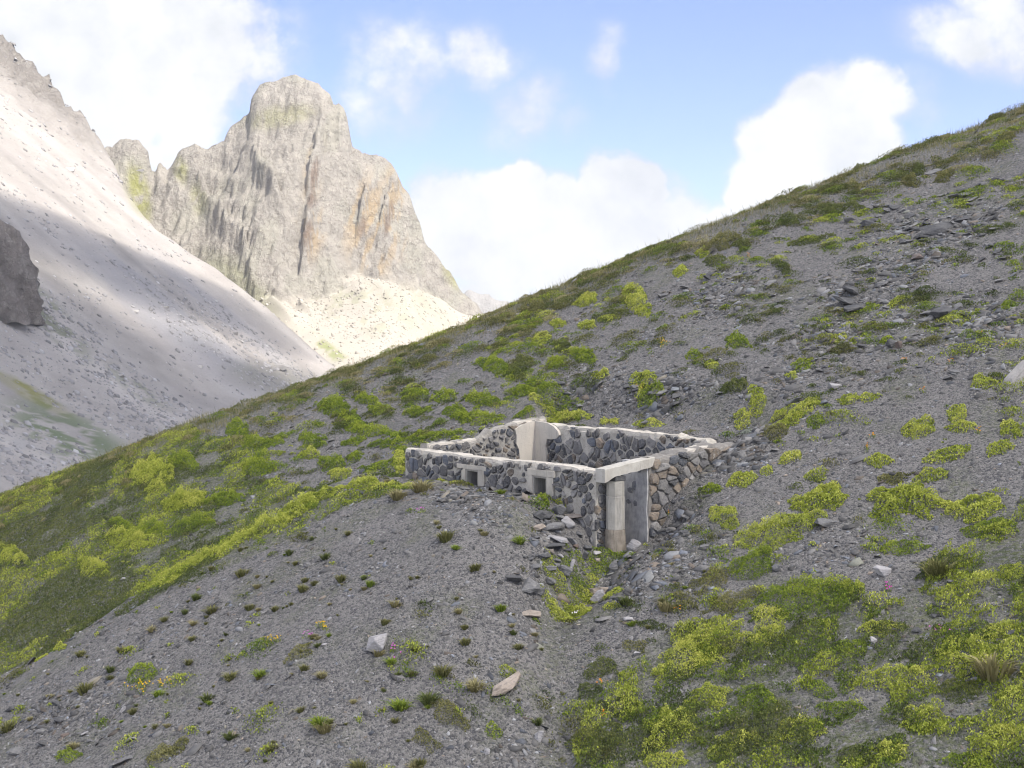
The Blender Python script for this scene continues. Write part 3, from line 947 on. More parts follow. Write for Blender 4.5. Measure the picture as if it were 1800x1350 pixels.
# windows: reveal lining with a rendered surround
for (a, b, z0, z1, oa, ob_, oz) in WIN:
    mb = MB(); i0, i1 = a, b
    zl0, zl1 = LZ(z0), LZ(z1)
    mb.box((i0 - .002, -.045, zl0), (i0 + .05, .60, zl1)); mb.box((i1 - .05, -.045, zl0), (i1 + .002, .60, zl1))
    mb.box((i0 + .053, -.04, zl1 - .05), (i1 - .053, .60, zl1 + .002)); mb.box((i0 + .053, -.06, zl0 - .002), (i1 - .053, .62, zl0 + .06))
    # stub of the board-marked back of the embrasure
    mb.box((i0 + .053, .40, zl0 + .063), (i1 - .053, .47, zl1 - .16))
    win = mb.build('window', M_CONC, ruin)
    ms = MB()
    ms.box((oa, -.075, zl1 + .004), (ob_, -.004, LZ(oz)))
    ms.box((max(oa, a - .22), -.07, zl0 - .2), (a - .004, -.004, zl1 + .001)); ms.box((b + .004, -.07, zl0 - .2), (min(ob_, b + .30), -.004, zl1 + .001))
    ms.build('window_surround', M_SURR, win, bevel=.012)

# plaster left in the inner back corner
mb = MB()


def slab(mb, P, outline, th):
    n = len(outline)
    V = [P(u, v, .0) for u, v in outline] + [P(u, v, th) for u, v in outline]
    mb.add(V, [tuple(range(n)), tuple(n + i for i in range(n))] + [(i, (i + 1) % n, n + (i + 1) % n, n + i) for i in range(n)])


slab(mb, lambda u, v, o: (.5 + o, u, v), [(4.05, LZ(-2.92)), (4.12, LZ(-3.15)), (4.10, LZ(-3.4)), (4.22, LZ(-3.62)), (4.25, LZ(-3.9)), (4.2, LZ(-5.5)), (4.99, LZ(-5.5)), (4.99, LZ(-2.66)), (4.7, LZ(-2.68)), (4.35, LZ(-2.78))], .10)
slab(mb, lambda u, v, o: (u, 5.0 - o, v), [(.61, LZ(-2.66)), (1.0, LZ(-2.68)), (1.3, LZ(-2.70)), (1.62, LZ(-2.80)), (1.86, LZ(-2.95)), (1.92, LZ(-3.08)), (1.78, LZ(-3.20)), (1.5, LZ(-3.25)), (1.25, LZ(-3.24)), (1.18, LZ(-3.5)), (1.22, LZ(-3.8)), (1.1, LZ(-5.5)), (.61, LZ(-5.5))], .10)
mb.build('corner_plaster', M_PLASTER, ruin)

# doorway: limed jamb, tilted lintel beam, pillar
mb = MB()
slab(mb, lambda u, v, o: (u, 1.5 - o, v), [(9.05, LZ(-5.9)), (10.06, LZ(-5.9)), (10.10, LZ(-5.2)), (10.05, LZ(-4.6)), (10.09, LZ(-4.0)), (10.07, LZ(-3.26)), (9.05, LZ(-3.26))], .04)
mb.box((9.05, 1.505, LZ(-5.9)), (9.295, 2.1, LZ(-3.26)))
jamb = mb.build('door_jamb', M_JAMB, ruin)
for (u, v, ru, rv) in ((9.35, -3.55, .13, .10), (9.55, -3.95, .10, .17), (9.38, -4.1, .16, .10), (9.32, -4.42, .12, .07), (9.6, -4.45, .12, .09), (9.75, -3.5, .1, .1)):
    mb = MB()
    pts = [(u + ru * math.cos(k * .9) * rr.uniform(.75, 1.2), LZ(v) + rv * math.sin(k * .9) * rr.uniform(.75, 1.2)) for k in range(7)]
    V = [(a, 1.47, b) for a, b in pts] + [(u + (a - u) * .8, 1.448, LZ(v) + (b - LZ(v)) * .8) for a, b in pts]
    mb.add(V, [tuple(7 + i for i in range(7))] + [(i, (i + 1) % 7, 7 + (i + 1) % 7, 7 + i) for i in range(7)], (.17, .172, .185), 1)
    mb.build('jamb_stone', M_MASON, jamb)

mb = MB()
n = 14; V = []; F = []
for i in range(n + 1):
    f = i / n; t = -.14 + f * 1.80
    zt = LZ(-3.37 + .24 * f) + rr.uniform(-.008, .008); zbm = zt - .27 - (.10 * max(0, 1 - f * 5)) + (.03 * max(0, (f - .8) * 5))
    s0, s1 = 9.76 + rr.uniform(-.008, .008), 10.17 + rr.uniform(-.01, .01)
    V += [(s0, t, zbm + rr.uniform(-.012, .012)), (s1, t, zbm + rr.uniform(-.012, .012)), (s1, t, zt - .015), (s1 - .02, t, zt), (s0 + .02, t, zt), (s0, t, zt - .015)]
for i in range(n):
    for q in range(6): F.append((i * 6 + q, i * 6 + (q + 1) % 6, (i + 1) * 6 + (q + 1) % 6, (i + 1) * 6 + q))
F += [tuple(range(6)), tuple(n * 6 + q for q in range(6))]
mb.add(V, F); M_LINT = mat_plaster('pale_concrete', (.44, .415, .365), (.36, .335, .29), (.19, .175, .15), .35, 1.4)
mb.build('lintel', M_LINT, ruin)


def lathe(mb, cx, cy, prof, n=20, wob=.0):
    V = []; F = []
    for (z, r) in prof:
        for j in range(n):
            a = 2 * math.pi * j / n
            rq = r * (1 + wob * math.sin(a * 3 + z * 2)) + rr.uniform(-wob, wob) * .1
            V.append((cx + rq * math.cos(a), cy + rq * math.sin(a), z))
    for i in range(len(prof) - 1):
        for j in range(n): F.append((i * n + j, i * n + (j + 1) % n, (i + 1) * n + (j + 1) % n, (i + 1) * n + j))
    F += [tuple(range(n)), tuple((len(prof) - 1) * n + j for j in range(n))]
    mb.add(V, F)


pcx, pcy = 9.95, .42
mb = MB(); zz = [LZ(v) for v in (-5.05, -5.04, -4.16, -4.145, -4.13, -4.12, -3.73)]
lathe(mb, pcx, pcy, [(zz[0], .250), (zz[1], .256), (zz[2], .252), (zz[3], .243), (zz[4], .243), (zz[5], .249), (zz[6], .240)], 8, .012)
pil = mb.build('pillar', M_CONC, ruin, smooth=False)
mb = MB(); lathe(mb, pcx, pcy, [(LZ(-6.3), .285), (LZ(-5.9), .283), (LZ(-5.3), .277), (LZ(-5.08), .272), (LZ(-5.053), .266)], 22, .02)
mb.build('pillar_base', M_BASE, pil)
mb = MB(); mb.box((pcx - .18, pcy - .17, LZ(-3.728)), (pcx + .20, pcy + .20, LZ(-3.585)), (.1, .1, .1))  # dark block stands in for the shadowed gap under the lintel
mb.build('gap_shade_block', M_DARK, pil, bevel=.02)


# ================================================================== LOOSE STONE ON THE SLOPE (uncountable)
def world_axes(px, py, rx, ry, ang=0.0):
    """centre and half axes on the ground of a patch surveyed as an ellipse"""
    a = math.radians(ang)
    cx, cy, cz = hit1(px, py)
    n = np.array([-.385, -.37, 1.0])

    def onplane(qx, qy):
        d = np.array([(qx - 900) / FPX, 0, 0]) + CF + CU * ((675 - qy) / FPX)
        return d * (n @ np.array([cx, cy, cz])) / (n @ d)
    A = (onplane(px + rx * math.cos(a), py + rx * math.sin(a)) - onplane(px - rx * math.cos(a), py - rx * math.sin(a)))[:2] / 2
    B = (onplane(px - ry * math.sin(a), py + ry * math.cos(a)) - onplane(px + ry * math.sin(a), py - ry * math.cos(a)))[:2] / 2
    if 960 < px < 1105 and 960 < py < 1100:            # gully floor: keep the mats narrow across the banks
        B *= min(1, .75 * np.linalg.norm(A) / np.linalg.norm(B))
    return np.array([cx, cy]), A, B


def scatter_pts(n, margin=260, box=(-34, 36, 19, 64)):
    """even scatter over the hill that the camera could see from about here"""
    out = []
    while sum(len(o) for o in out) < n:
        x = rng.uniform(box[0], box[1], n); y = rng.uniform(box[2], box[3], n)
        z = ground(x, y, False)
        px, py = project(x, y, z)
        s, t = st_of(x, y)
        ok = (px > -margin) & (px < 1800 + margin) & (py < 1350 + margin) & (y < ridge_y(x) + 5)
        ok &= ~((s > -.1) & (s < LS + .1) & (t > -.05) & (t < LT + .1))
        out.append(np.stack([x[ok], y[ok]], 1))
    return np.concatenate(out)[:n]


def frames(nrm, yaw, tilt_ax, tilt):
    """per-item orthonormal frames standing on the slope, yawed and tilted"""
    t1 = np.stack([np.cos(yaw), np.sin(yaw), np.zeros_like(yaw)], 1)
    nrm = nrm + np.stack([np.cos(tilt_ax) * tilt, np.sin(tilt_ax) * tilt, np.zeros_like(tilt)], 1)
    nrm /= np.linalg.norm(nrm, axis=1, keepdims=True)
    t1 = t1 - nrm * (t1 * nrm).sum(1, keepdims=True); t1 /= np.linalg.norm(t1, axis=1, keepdims=True)
    t2 = np.cross(nrm, t1)
    return t1, t2, nrm


def shards(name, P, L, W, T, colr, mat, tilt=.35, lift=.3):
    n = len(P); x, y = P[:, 0], P[:, 1]
    z = ground(x, y)
    N_ = gnormal(x, y)
    # slabs tend to lie with the dip of the slope, long side across it
    t1, t2, t3 = frames(N_, rng.normal(-.35, .9, n), rng.uniform(0, 6.28, n), np.abs(rng.normal(0, tilt, n)))
    k = 5
    ang = np.linspace(0, 2 * np.pi, k, endpoint=False)[None, :] + rng.uniform(-.55, .55, (n, k))
    rad = rng.uniform(.55, 1.2, (n, k))
    u = np.cos(ang) * rad * L[:, None]; v = np.sin(ang) * rad * W[:, None]
    c = np.stack([x, y, z], 1) + t3 * (T * lift)[:, None]
    bot = c[:, None] + u[..., None] * t1[:, None] + v[..., None] * t2[:, None] - t3[:, None] * (T)[:, None, None]
    sl = rng.uniform(-.35, .35, (n, 2))
    top = c[:, None] + (u * .86)[..., None] * t1[:, None] + (v * .86)[..., None] * t2[:, None] + t3[:, None] * (T[:, None] * (1 + sl[:, :1] * np.cos(ang) * 1.2))[..., None]
    V = np.concatenate([bot, top], 1).reshape(-1, 3)
    b = (np.arange(n) * 2 * k)[:, None]
    i = np.arange(k); j = (i + 1) % k
    quads = np.stack([i, j, j + k, i + k], 1)[None] + b[:, None]
    tri = np.stack([np.full(k - 2, k), k + np.arange(1, k - 1), k + np.arange(2, k)], 1)
    # top as a degenerate-free fan written with quads (last corner repeated is not allowed): use one tri + one quad
    q1 = np.array([[k, k + 1, k + 2, k + 3]])[None] + b[:, None]
    F4 = np.concatenate([quads, q1], 1).reshape(-1, 4)
    F3 = (np.array([[k, k + 3, k + 4]])[None] + b[:, None]).reshape(-1, 3)
    me = bpy.data.meshes.new(name)
    me.vertices.add(len(V)); me.vertices.foreach_set('co', V.astype(np.float32).ravel())
    nl = F4.size + F3.size
    me.loops.add(nl); me.loops.foreach_set('vertex_index', np.concatenate([F4.ravel(), F3.ravel()]).astype(np.int32))
    me.polygons.add(len(F4) + len(F3))
    me.polygons.foreach_set('loop_start', np.concatenate([np.arange(len(F4)) * 4, F4.size + np.arange(len(F3)) * 3]).astype(np.int32))
    me.update(calc_edges=True)
    cc = np.ones((len(V), 4), np.float32); cc[:, :3] = np.repeat(colr, 2 * k, 0)
    at = me.attributes.new('Col', 'FLOAT_COLOR', 'POINT'); at.data.foreach_set('color', cc.ravel())
    me.materials.append(mat)
    return link(bpy.data.objects.new(name, me))


def slate_cols(n):
    k = np.exp(rng.normal(0, .52, n))[:, None]
    c = np.array([.138, .132, .125]) * k
    r = rng.random(n)
    c[r < .10] *= np.array([1.18, 1.0, .82]); c[r > .85] *= np.array([.86, .96, 1.14])
    return np.clip(c, .03, .30)


def rubble_weight(px, py):
    w = .25 + 0 * px
    for (cx, cy, rx, ry, an, st) in ((1150, 690, 170, 45, 5, 1.0), (1290, 790, 90, 50, -20, .9), (1220, 950, 90, 60, -30, .8), (1500, 560, 150, 90, -20, .9), (1620, 420, 150, 60, -20, .9), (1690, 580, 120, 60, -15, .8), (1050, 700, 120, 40, 0, .8),
                                   (880, 900, 130, 50, 20, .9), (1300, 520, 110, 60, -10, .6), (930, 1050, 70, 100, 0, .5), (1100, 1020, 70, 60, 0, .7), (1530, 640, 220, 60, -10, .6), (900, 1300, 150, 60, 0, .5), (150, 1250, 160, 90, 0, .45), (1180, 590, 160, 40, -15, .5), (1480, 960, 90, 40, 0, .7), (1600, 1130, 120, 40, 0, .8)):
        w = np.maximum(w, st * ell(px, py, cx, cy, rx, ry, an, .5))
    return w


P = scatter_pts(330000)
z = ground(P[:, 0], P[:, 1], False); px, py = project(P[:, 0], P[:, 1], z)
wgt = rubble_weight(px, py) * (.55 + .6 * sstep(-.35, .35, fbm(P[:, 0] * .5, P[:, 1] * .5, 120, 3)))
wgt *= 1 - .55 * np.clip(green_at(P[:, 0], P[:, 1]), 0, 1)
keep = rng.random(len(P)) < np.clip(wgt * .9, .0, 1)
P = P[keep]; wg = wgt[keep]; n = len(P)
L = np.clip(.027 * np.exp(rng.normal(.25, .6, n)) * (1 + 2.0 * wg ** 2), .02, .30)
W = L * rng.uniform(.35, .75, n); T = np.clip(L * rng.uniform(.05, .15, n), .004, .035)
tag(shards('slate_chips', P, L, W, T, slate_cols(n) * np.where(L > .09, .68, 1.0)[:, None], M_SHARD, .42, .9), kind='stuff')

# ================================================================== VEGETATION
def leaf_quads(C, D, size, width, col):
    """one pointed leaf (two triangles as a kite) per centre C along direction D"""
    n = len(C)
    up = np.stack([rng.normal(0, 1, n), rng.normal(0, 1, n), rng.normal(0, 1, n)], 1)
    S = np.cross(D, up); S /= np.linalg.norm(S, axis=1, keepdims=True) + 1e-9
    a = C - D * (size * .5)[:, None]; b = C + D * (size * .5)[:, None]
    l = C + S * (width * .5)[:, None]; r = C - S * (width * .5)[:, None]
    V = np.stack([a, l, b, r], 1).reshape(-1, 3)
    F = np.arange(n * 4).reshape(-1, 4)
    return V, F, np.repeat(col, 4, 0)


PAL = {
    'lime': [(.085, .115, .018), (.20, .245, .028), (.35, .385, .065), (.46, .455, .10)],
    'green': [(.055, .085, .016), (.105, .155, .022), (.19, .245, .03), (.30, .34, .04)],
    'dark': [(.038, .052, .016), (.065, .088, .026), (.11, .13, .038), (.16, .165, .05)],
    'olive': [(.055, .06, .022), (.10, .105, .035), (.17, .165, .06), (.25, .235, .095)],
    'straw': [(.12, .105, .045), (.20, .18, .08), (.28, .25, .12), (.34, .31, .17)],
    'grey': [(.12, .14, .11), (.17, .19, .15), (.23, .25, .20), (.28, .30, .25)],
}


def pick_col(pal, f):
    p = np.array(PAL[pal]); f = np.clip(f, 0, 1) * (len(p) - 1.001)
    i = f.astype(int); t = (f - i)[:, None]
    return p[i] * (1 - t) + p[i + 1] * t


def cushion(name, px, py, rx, ry, ang=0, pal='lime', h=None, leaf=.042, dens=3600, rag=.45, parent=None, seed=None):
    """a mat or cushion of small upright leafy shoots hugging the ground"""
    c, A, B = world_axes(px, py, rx, ry, ang)
    area = abs(A[0] * B[1] - A[1] * B[0]) * math.pi
    la, lb = np.linalg.norm(A), np.linalg.norm(B)
    if h is None: h = float(np.clip(.6 * min(la, lb), .12, .46))
    n = int(np.clip(area * dens, 160, 26000))
    sd = int(abs(px * 7 + py * 13)) % 9973 if seed is None else seed
    a = rng.uniform(-1.35, 1.35, (n * 3, 2))
    r = np.sqrt((a ** 2).sum(1))
    th = np.arctan2(a[:, 1], a[:, 0])
    wx = c[0] + a[:, 0] * A[0] + a[:, 1] * B[0]; wy = c[1] + a[:, 0] * A[1] + a[:, 1] * B[1]
    edge = 1 + rag * fbm(np.cos(th) * 1.6 + sd * .37, np.sin(th) * 1.6, sd, 3) + rag * .55 * fbm(wx * 3.2, wy * 3.2, sd + 9, 3)
    ok = r < edge; a = a[ok][:n]; r = r[ok][:n]; wx = wx[ok][:n]; wy = wy[ok][:n]; edge = edge[ok][:n]; n = len(a)
    if n < 10: return None
    prof = np.clip(1 - (r / np.maximum(edge, .2)) ** 2.2, 0, 1) ** .55
    cl = fbm(wx * 4.2, wy * 4.2, sd + 3, 3)
    cl2 = fbm(wx * 1.5, wy * 1.5, sd + 4, 2)
    H = h * prof * (.70 + 1.0 * cl + .3 * cl2)
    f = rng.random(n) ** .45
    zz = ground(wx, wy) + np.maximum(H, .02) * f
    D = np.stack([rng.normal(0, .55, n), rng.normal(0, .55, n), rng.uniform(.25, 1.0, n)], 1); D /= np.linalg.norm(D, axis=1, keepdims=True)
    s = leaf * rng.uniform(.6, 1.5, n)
    tone = .34 + .30 * cl + .28 * cl2 + .75 * (f - .68) + rng.normal(0, .10, n)  # limer tips; shade low in the cushion is painted into the leaf colour
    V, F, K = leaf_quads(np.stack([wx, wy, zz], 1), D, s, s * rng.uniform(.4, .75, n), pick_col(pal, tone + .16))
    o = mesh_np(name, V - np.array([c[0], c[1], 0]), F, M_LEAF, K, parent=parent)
    o.location = (c[0], c[1], 0)
    return o


def tuft_mesh(name, nb, hgt, spread, pal, seed, width=.012):
    r2 = np.random.default_rng(seed); V = []; F = []; K = []
    for i in range(nb):
        a = r2.uniform(0, 6.28); d = r2.uniform(0, 1) ** .7
        hh = hgt * r2.uniform(.55, 1.1); base = np.array([math.cos(a), math.sin(a), 0]) * spread * .35 * d
        lean = np.array([math.cos(a), math.sin(a), 0]) * spread * d * r2.uniform(.5, 1.1) + np.array([r2.normal(0, .1), r2.normal(0, .1), 0]) * spread
        w_ = width * r2.uniform(.7, 1.4); sd_ = np.array([-math.sin(a + r2.normal(0, .8)), math.cos(a + r2.normal(0, .8)), 0]) * w_
        p0 = base + np.array([0, 0, -.03]); p1 = base + lean * .45 + np.array([0, 0, hh * .62]); p2 = base + lean * 1.05 + np.array([0, 0, hh * (1 - .3 * d)])
        b = len(V); V += [p0 - sd_, p0 + sd_, p1 - sd_ * .7, p1 + sd_ * .7, p2 - sd_ * .12, p2 + sd_ * .12]
        F += [(b, b + 1, b + 3, b + 2), (b + 2, b + 3, b + 5, b + 4)]
        t = r2.uniform(0, 1); c = pick_col(pal, np.array([t * .5, t * .5, .3 + t * .5, .3 + t * .5, .5 + t * .5, .5 + t * .5])); K += list(c)
    me_o = mesh_np(name, np.array(V), np.array(F), M_LEAF, np.array(K))
    return me_o


# ---- individual mats and cushions ---------------------------------------------------------------
# px, py, rx, ry, ang, palette, label (None: shares the label of its group)
CUSH = [
    (1272, 912, 28, 21, 0, 'lime', 'round lime yellow cushion on the slate just uphill of the doorway'),
    (1305, 843, 27, 15, -15, 'lime', 'lime cushion below the crumbled outer end of the uphill wall'),
    (1345, 829, 11, 8, 0, 'lime', 'tiny lime cushion tucked beside a larger one below the wall end'),
    (1385, 808, 22, 9, -15, 'lime', None), (1437, 838, 20, 9, -10, 'lime', None), (1250, 862, 18, 8, 0, 'green', 'small green plant at the foot of the uphill end wall'),
    (1365, 942, 85, 26, -20, 'lime', 'largest lime mat stretched across the slope upslope of the gully'),
    (1442, 878, 52, 20, -8, 'lime', 'lime mat directly above the largest lime mat on the slope'),
    (1590, 886, 74, 24, -5, 'lime', 'broad lime mat alone on grey scree high above the dense cover'),
    (1320, 997, 46, 22, -15, 'green', 'mid green mat hanging below the largest lime mat'),
    (1410, 1060, 82, 30, -4, 'green', 'long green mat with a yellowish end beside the pink flower'),
    (1500, 1036, 22, 16, 0, 'lime', 'yellowish end clump of the long green mat near the pink flower'),
    (1352, 1092, 34, 18, 0, 'lime', None), (1210, 1160, 62, 26, -10, 'lime', 'low wide lime mat at the upper corner of the dense green cover'),
    (1265, 1126, 52, 18, -28, 'lime', 'lime strip leaning uphill beside a round dark green bush'), (1345, 1120, 40, 16, -8, 'lime', None),
    (1580, 1197, 54, 26, 0, 'lime', 'domed lime bush above a bare grey scar'), (1700, 1158, 48, 32, 15, 'lime', 'yellow lime bush with dry straw stalks at its edge'),
    (1755, 1113, 46, 14, -12, 'lime', None), (1548, 1110, 36, 13, -5, 'lime', None), (1500, 1142, 30, 14, 0, 'green', None),
    (1245, 1226, 42, 22, 0, 'lime', None), (1330, 1232, 40, 24, 0, 'green', None), (1180, 1288, 48, 34, -10, 'lime', 'tall lime clump at the downhill edge of the dense cover'),
    (1290, 1312, 45, 22, -10, 'lime', None), (1400, 1288, 45, 24, 0, 'lime', None), (1570, 1322, 34, 20, 0, 'lime', None), (1625, 1268, 45, 24, 0, 'lime', None), (1752, 1300, 48, 20, -10, 'lime', None), (1172, 1338, 46, 14, 0, 'lime', None),
    (1480, 1250, 40, 16, 0, 'green', None), (1690, 1215, 36, 18, 0, 'dark', None), (1510, 1330, 40, 18, 0, 'dark', None), (1700, 1340, 50, 20, 0, 'green', None), (1440, 1215, 30, 14, 20, 'green', None), (1100, 1250, 40, 20, 10, 'dark', None),
    (1712, 896, 48, 20, -12, 'lime', None), (1740, 930, 46, 16, -5, 'green', None), (1775, 1008, 26, 15, 0, 'lime', 'bright lime cushion isolated on the steep grey slope above the straw stalks'), (1655, 996, 46, 18, -15, 'dark', None), (1590, 965, 40, 14, -8, 'green', None),
    (1545, 812, 24, 11, 0, 'lime', None), (1665, 801, 42, 11, -12, 'lime', None), (1760, 790, 24, 11, -10, 'lime', None), (1575, 842, 34, 9, -8, 'olive', None), (1640, 838, 30, 10, -10, 'lime', None),
    (1615, 757, 29, 17, -15, 'lime', 'two lobed lime cushion with a bare gap beneath it'), (1684, 731, 17, 15, -30, 'lime', 'lime cushion climbing uphill in a narrow tongue'), (1687, 754, 26, 9, 0, 'lime', None), (1780, 757, 20, 14, 0, 'lime', None),
    (1727, 676, 22, 11, 0, 'lime', 'flat lime cushion beside the pale bleached rock'), (1490, 706, 18, 10, 0, 'lime', None), (1525, 701, 20, 6, -10, 'lime', None),
    (1410, 722, 38, 11, -30, 'lime', None), (1385, 742, 28, 9, -15, 'lime', None), (1367, 731, 14, 10, -20, 'lime', None), (1432, 742, 15, 9, 0, 'green', None), (1360, 765, 24, 12, 0, 'olive', None),
    (1325, 691, 15, 11, -30, 'lime', None), (1332, 716, 16, 11, -20, 'lime', None), (1307, 741, 17, 11, 0, 'lime', None), (1311, 762, 9, 9, 0, 'grey', 'silvery grey green rosette at the end of the back wall'),
    (1292, 681, 23, 14, -10, 'dark', 'dull reddish green bush on the loose slates above the ruin'), (1127, 670, 25, 14, -15, 'lime', 'bright round lime cushion upslope of the slate chute'), (1145, 695, 26, 12, -5, 'green', 'green cushion below a bright one with yellow flowers between them'),
    (1472, 596, 17, 11, -25, 'lime', None), (1503, 598, 14, 5, 0, 'lime', None), (1412, 645, 20, 11, -15, 'green', None), (1388, 662, 11, 6, 0, 'lime', None), (1295, 603, 23, 12, 0, 'green', 'lone green bush halfway up the bare slope above the ruin'),
    (1220, 626, 15, 8, 0, 'green', None), (1250, 641, 13, 7, 0, 'lime', None), (1055, 662, 15, 9, 0, 'lime', None), (1028, 628, 27, 13, 10, 'green', None), (990, 611, 17, 9, 0, 'dark', None), (950, 598, 17, 12, -30, 'lime', None),
    (915, 641, 22, 14, -20, 'dark', None), (975, 641, 15, 9, 0, 'green', None), (905, 660, 18, 10, 0, 'dark', None), (870, 645, 40, 12, 25, 'green', None), (970, 697, 50, 14, 8, 'green', 'long dark green mat above the plastered corner'), (920, 690, 20, 10, 0, 'green', None),
    (1112, 528, 20, 20, -60, 'lime', 'tall double lime clump high on the slope beneath the crest'), (1130, 548, 14, 12, 0, 'lime', None), (1080, 556, 30, 7, 0, 'dark', None), (1032, 529, 22, 14, -15, 'lime', None), (1195, 478, 15, 10, -20, 'lime', None), (1265, 430, 30, 11, -15, 'olive', None), (1300, 432, 16, 9, 0, 'dark', None), (1235, 445, 14, 7, -20, 'lime', None),
    (1032, 573, 16, 8, 0, 'lime', None), (982, 571, 15, 8, 0, 'lime', None), (940, 545, 26, 9, 0, 'olive', None), (1580, 531, 22, 8, -20, 'lime', None), (1560, 600, 12, 7, 0, 'green', None), (1770, 540, 18, 8, -10, 'green', None), (1600, 320, 16, 9, 0, 'olive', None),
    (1450, 374, 26, 11, -8, 'dark', 'dark bush sprawling on bare grit near the crest'), (1497, 366, 18, 7, -5, 'dark', None), (1425, 424, 34, 6, -12, 'dark', None), (1370, 470, 17, 8, 10, 'dark', None), (1257, 460, 17, 8, -12, 'dark', None), (1505, 298, 13, 8, 0, 'dark', 'rounded dark bush breaking the skyline of the crest'), (1105, 452, 14, 9, 0, 'dark', 'small dark bush standing on the skyline above the clouds'), (1615, 300, 16, 9, -10, 'dark', None), (1660, 312, 20, 8, -10, 'olive', None), (1498, 330, 15, 9, 0, 'olive', None), (1750, 210, 20, 11, -20, 'dark', None), (1768, 245, 18, 8, -10, 'olive', None), (1390, 392, 16, 10, 10, 'dark', None),
    # behind and beside the ruin
    (985, 738, 52, 9, 3, 'lime', 'yellow lime mat spilling over the back wall beside the plaster'), (930, 737, 30, 8, -12, 'green', 'green fringe just behind the highest plastered corner'), (1068, 744, 19, 6, 0, 'lime', 'small lime cushion perched on the middle of the back wall'), (1137, 747, 26, 6, 4, 'lime', 'flat lime cushion perched near the far end of the back wall'),
    (845, 738, 42, 10, 0, 'green', None), (800, 727, 24, 14, 30, 'green', None), (845, 703, 35, 10, 8, 'green', None), (780, 700, 24, 10, 0, 'green', None), (730, 697, 28, 9, 0, 'green', None), (732, 727, 25, 8, 0, 'green', None), (760, 768, 56, 8, -6, 'green', 'green band running along the outside of the left end wall'),
    (700, 772, 13, 20, 10, 'green', None), (702, 812, 11, 30, 0, 'lime', 'lime clump pressed against the outer corner of the front wall'), (655, 762, 40, 9, 5, 'green', None), (620, 745, 18, 22, -20, 'green', None), (585, 720, 36, 16, 10, 'green', 'large leafy green mat beneath the skyline left of the ruin'), (645, 705, 25, 8, 0, 'green', None), (665, 722, 22, 8, 0, 'green', None),
    (550, 775, 25, 12, 10, 'green', None), (622, 778, 22, 8, 0, 'green', None), (670, 782, 22, 9, 0, 'green', None), (545, 802, 18, 9, 0, 'lime', None), (580, 817, 24, 13, 10, 'green', None), (625, 805, 17, 8, 0, 'green', None), (670, 821, 36, 8, -6, 'green', None), (600, 838, 23, 9, 0, 'lime', None), (640, 851, 25, 11, -10, 'lime', None), (690, 856, 46, 6, -4, 'lime', 'thin lime strip along the rim of the grey mound'),
    (420, 757, 22, 14, -10, 'green', 'green clump with a bare grey gap beside it on the grassy spur'), (455, 781, 36, 10, 3, 'green', 'wide dark green mat below a bare grey gap on the grassy spur'), (325, 881, 38, 17, -8, 'lime', 'domed lime cushion in the middle of the grassy spur'), (268, 836, 40, 26, -32, 'lime', 'broad lime patch at the top of the grassy spur'), (395, 881, 35, 10, -4, 'green', None), (450, 826, 35, 13, 0, 'green', None), (322, 817, 30, 12, 0, 'green', None), (460, 806, 20, 8, -10, 'green', None),
    (225, 954, 40, 13, 5, 'lime', 'lime mat edging the lower bare gap of the grassy spur'), (215, 926, 22, 11, 15, 'green', None), (160, 1000, 30, 14, 10, 'lime', None), (262, 936, 30, 12, -10, 'green', None), (340, 925, 36, 12, -15, 'green', None), (20, 975, 30, 14, 20, 'lime', None), (105, 1140, 12, 8, 0, 'lime', None), (70, 1160, 12, 6, 0, 'lime', None),
    (570, 869, 38, 9, -18, 'lime', 'bright lime ribbon, uppermost along the edge of the mound'), (520, 896, 40, 14, -24, 'lime', 'bright lime ribbon, second from the top along the edge of the mound'), (468, 927, 40, 16, -20, 'lime', 'bright lime ribbon halfway along the edge of the mound'), (410, 961, 36, 13, -25, 'lime', 'bright lime ribbon, second from the lower end along the mound edge'), (352, 987, 34, 13, -15, 'lime', None), (305, 1017, 34, 12, -25, 'lime', 'bright lime tip where the ribbon ends at the lower mound edge'),
    # gully below the doorway
    (1002, 1062, 44, 16, 8, 'lime', 'lime cushions filling the foot of the gully below the pillar'), (985, 1082, 30, 10, 0, 'lime', None), (1075, 1046, 20, 10, 0, 'lime', 'rounded lime bush by a pale stone at the gully foot'), (1072, 1069, 15, 9, 0, 'lime', 'small lime bush below a rounder one at the gully foot'), (1015, 1028, 36, 12, -15, 'green', None), (1075, 985, 34, 8, -6, 'green', 'fresh green grass patch at the base of the concrete pillar'), (1020, 985, 12, 16, 0, 'green', None), (1050, 1005, 20, 10, -20, 'green', None), (1002, 972, 9, 12, 0, 'green', None), (1050, 945, 12, 14, 0, 'dark', 'dark leafy plant in the shade behind the concrete pillar'), (985, 885, 22, 6, 10, 'lime', 'lime growth on the ledge under the second window'), (1020, 893, 10, 9, 0, 'dark', None), (940, 862, 22, 4, 8, 'lime', 'thin lime fringe at the wall foot between the two windows'), (800, 851, 40, 3, 3, 'lime', 'thin lime fringe at the wall foot by the first window'), (955, 880, 12, 9, 0, 'green', None),
    (1030, 1050, 26, 12, -15, 'lime', None), (972, 1072, 22, 10, 0, 'lime', None), (1012, 1080, 22, 9, 0, 'lime', None), (1040, 1022, 18, 9, -25, 'lime', None), (1062, 1000, 22, 8, -15, 'green', None), (1092, 978, 20, 6, -5, 'green', None),
